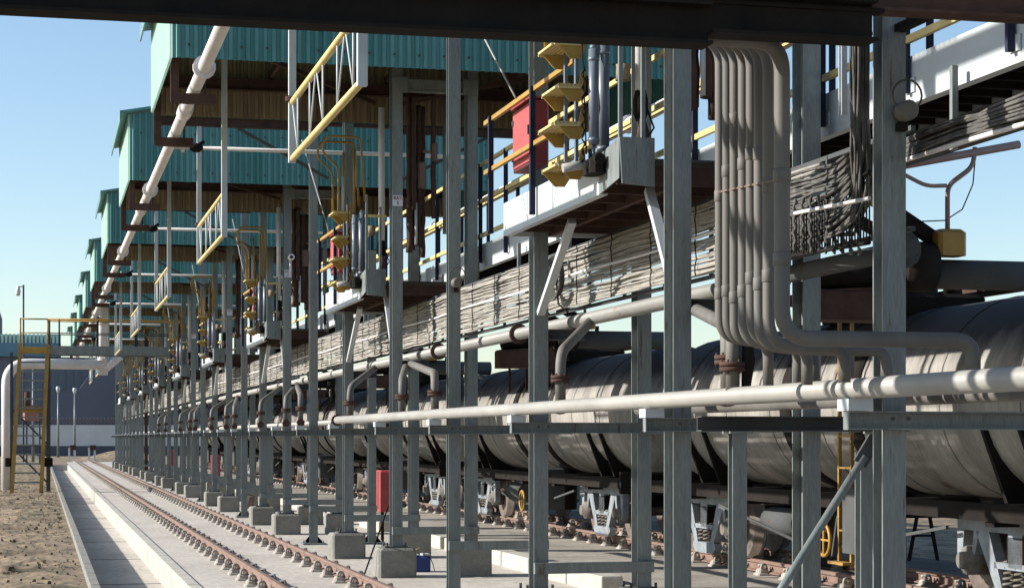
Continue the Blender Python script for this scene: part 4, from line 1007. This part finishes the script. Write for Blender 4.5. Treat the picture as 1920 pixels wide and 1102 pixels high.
        b.build('spring_nest','axle',sf)
        b=MB(); b.box((TX-.85,y_-.15,.66),(TX+.85,y_+.15,.9)); b.build('bolster','tankdark',r)
        for q in (-.95,.95):
            b=MB()
            for s in (-1,1):
                b.tube([(TX+s*.50,y_+q,.267+.42),(TX+s*.52,y_+q,.267+.42),(TX+s*.525,y_+q,.267+.42),(TX+s*.65,y_+q,.267+.42)],.4,26,rad=[.47,.47,.43,.42])
                b.cyl((TX+s*.65,y_+q,.687),(TX+s*.70,y_+q,.687),.12,12)
            b.cyl((TX-.66,y_+q,.687),(TX+.66,y_+q,.687),.07,10)
            b.build('wheelset','wheel',r)
    return r
W0=(20.3); PW=13.35
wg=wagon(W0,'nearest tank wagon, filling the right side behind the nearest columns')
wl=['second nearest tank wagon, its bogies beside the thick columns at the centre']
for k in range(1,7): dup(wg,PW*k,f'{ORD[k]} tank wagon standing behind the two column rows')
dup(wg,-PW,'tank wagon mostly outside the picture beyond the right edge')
# yellow/blackened loading arms over the wagons
def arm(label):
    y=YD(16.8,7.5)
    r=thing('tank_loader',(6.7,y,3.4),label,'loading arm','loading arms above the wagons')
    b=MB(); b.bar((6.62,y+.02,4.05),(7.55,y+.1,3.52),.10,.11); b.bar((6.62,y+.12,3.78),(7.4,y+.2,3.42),.08,.09); b.build('boom','tankdark',r)
    b=MB(); b.cbox((6.75,y-.06,3.80),(7.05,y+.1,3.98),.03); b.cut(); b.cbox((7.50,y-.10,3.37),(7.76,y+.12,3.60),.03); b.build('counterweight','yellow',r)
    b=MB(); b.tube([(6.4,y+.05,3.18),(7.45,y+.08,3.25)],.14,14,rad=[.12,.12]); b.tube([(7.2,y+.08,3.28),(7.5,y+.08,3.28)],.22,16); b.build('swivel_joint','tankdark',r)
    b=MB(); b.cyl((7.4,y+.08,3.22),(8.9,y+.1,3.22),.13,14); b.build('drop_arm','steel2',r)
    b=MB(); b.cbox((6.35,y-.1,2.80),(7.15,y+.3,3.06),.02); b.build('support_box','brown',r)
    b=MB(); b.tube(bend([(7.62,y,3.5),(7.62,y,3.98),(7.86,y,4.15),(7.88,y,4.32)],.08,4),.022,8); b.tube(bend([(7.61,y,3.98),(7.42,y,3.97),(7.0,y,4.16)],.08,4),.018,8); b.tube(bend([(7.1,y,3.75),(7.1,y,4.0),(7.22,y,4.12)],.05,4),.018,8); b.tube([(6.8,y,3.98),(7.1,y,3.98)],.015,6); b.build('guide_hoops','pink',r)
    b=MB(); b.tube([(6.9,y,4.08),(8.3,y,4.36)],.035,8); b.build('hoop_rail','pink',r)
    b=MB(); b.tube([(7.88,y,4.2),(7.86,y,4.0),(7.76,y,3.78),(7.6,y,3.68),(7.3,y,3.66)],.006,5); b.build('control_cable','black',r)
    return r
ar=arm('nearest loading arm with a yellow counterweight and pink hoops, at the right')
for k in range(1,6): dup(ar,PER*k,f'{ORD[k]} loading arm with a yellow counterweight above the wagons')
# far-side steelwork beyond the train: simple trestles on shaded ground at right
for i,(d,X) in enumerate(((17,11.4),(21,11.6),(27,11.9))):
    y=YD(d,X); lab_=['nearest dark trestle beyond the train','middle dark trestle beyond the train','farthest dark trestle beyond the train'][i]
    r=thing('trestle',(X,y,.1),lab_,'trestle','dark trestles beyond the train')
    for s in (-1,1):
        b=MB(); b.bar((X+s*.22,y,.08),(X+s*.05,y,.95),.04,.04,(0,1,0)); b.build('leg','black',r)
    b=MB(); b.bar((X-.15,y,.45),(X+.15,y,.45),.03,.03); b.box((X-.2,y-.1,.95),(X+.2,y+.1,1.0)); b.build('cross_bar','black',r)
# dry scrub tufts on the dirt
random.seed(77)
b=MB()
for i in range(420):
    x=random.uniform(-3.2,.42); y=random.uniform(20,75); 
    if random.random()<.35: x=random.uniform(.1,.5)
    s=random.uniform(.02,.07)
    for j in range(5):
        a=random.random()*2*PI; q=Vector((x,y,-.03)); t=Vector((math.cos(a)*s,math.sin(a)*s,s*random.uniform(.3,1.1)))
        b.add([q+Vector((-.006,0,0)),q+Vector((.006,0,0)),q+t],[(0,1,2)])
tag(b.build('scrub_tufts','scrub'),'dry scrub tufts scattered over the sandy dirt left of the drain','scrub',kind='stuff')
b=MB()
for i in range(900):
    x=random.uniform(-4,.5); y=random.uniform(18,80); s=random.uniform(.008,.035)*(1 if random.random()<.9 else 1.8)
    vs=[(x+s*a*random.uniform(.6,1),y+s*b_*random.uniform(.6,1),-.02+s*c*.6) for a,b_,c in ((-1,-1,-1),(1,-1,-1),(1,1,-1),(-1,1,-1),(-.6,-.6,1),(.6,-.6,1),(.6,.6,1),(-.6,.6,1))]
    b.add(vs,[(4,5,6,7),(0,1,5,4),(1,2,6,5),(2,3,7,6),(3,0,4,7)])
tag(b.build('loose_stones','dirt'),'loose stones and clods lying on the sandy dirt','stones',kind='stuff')
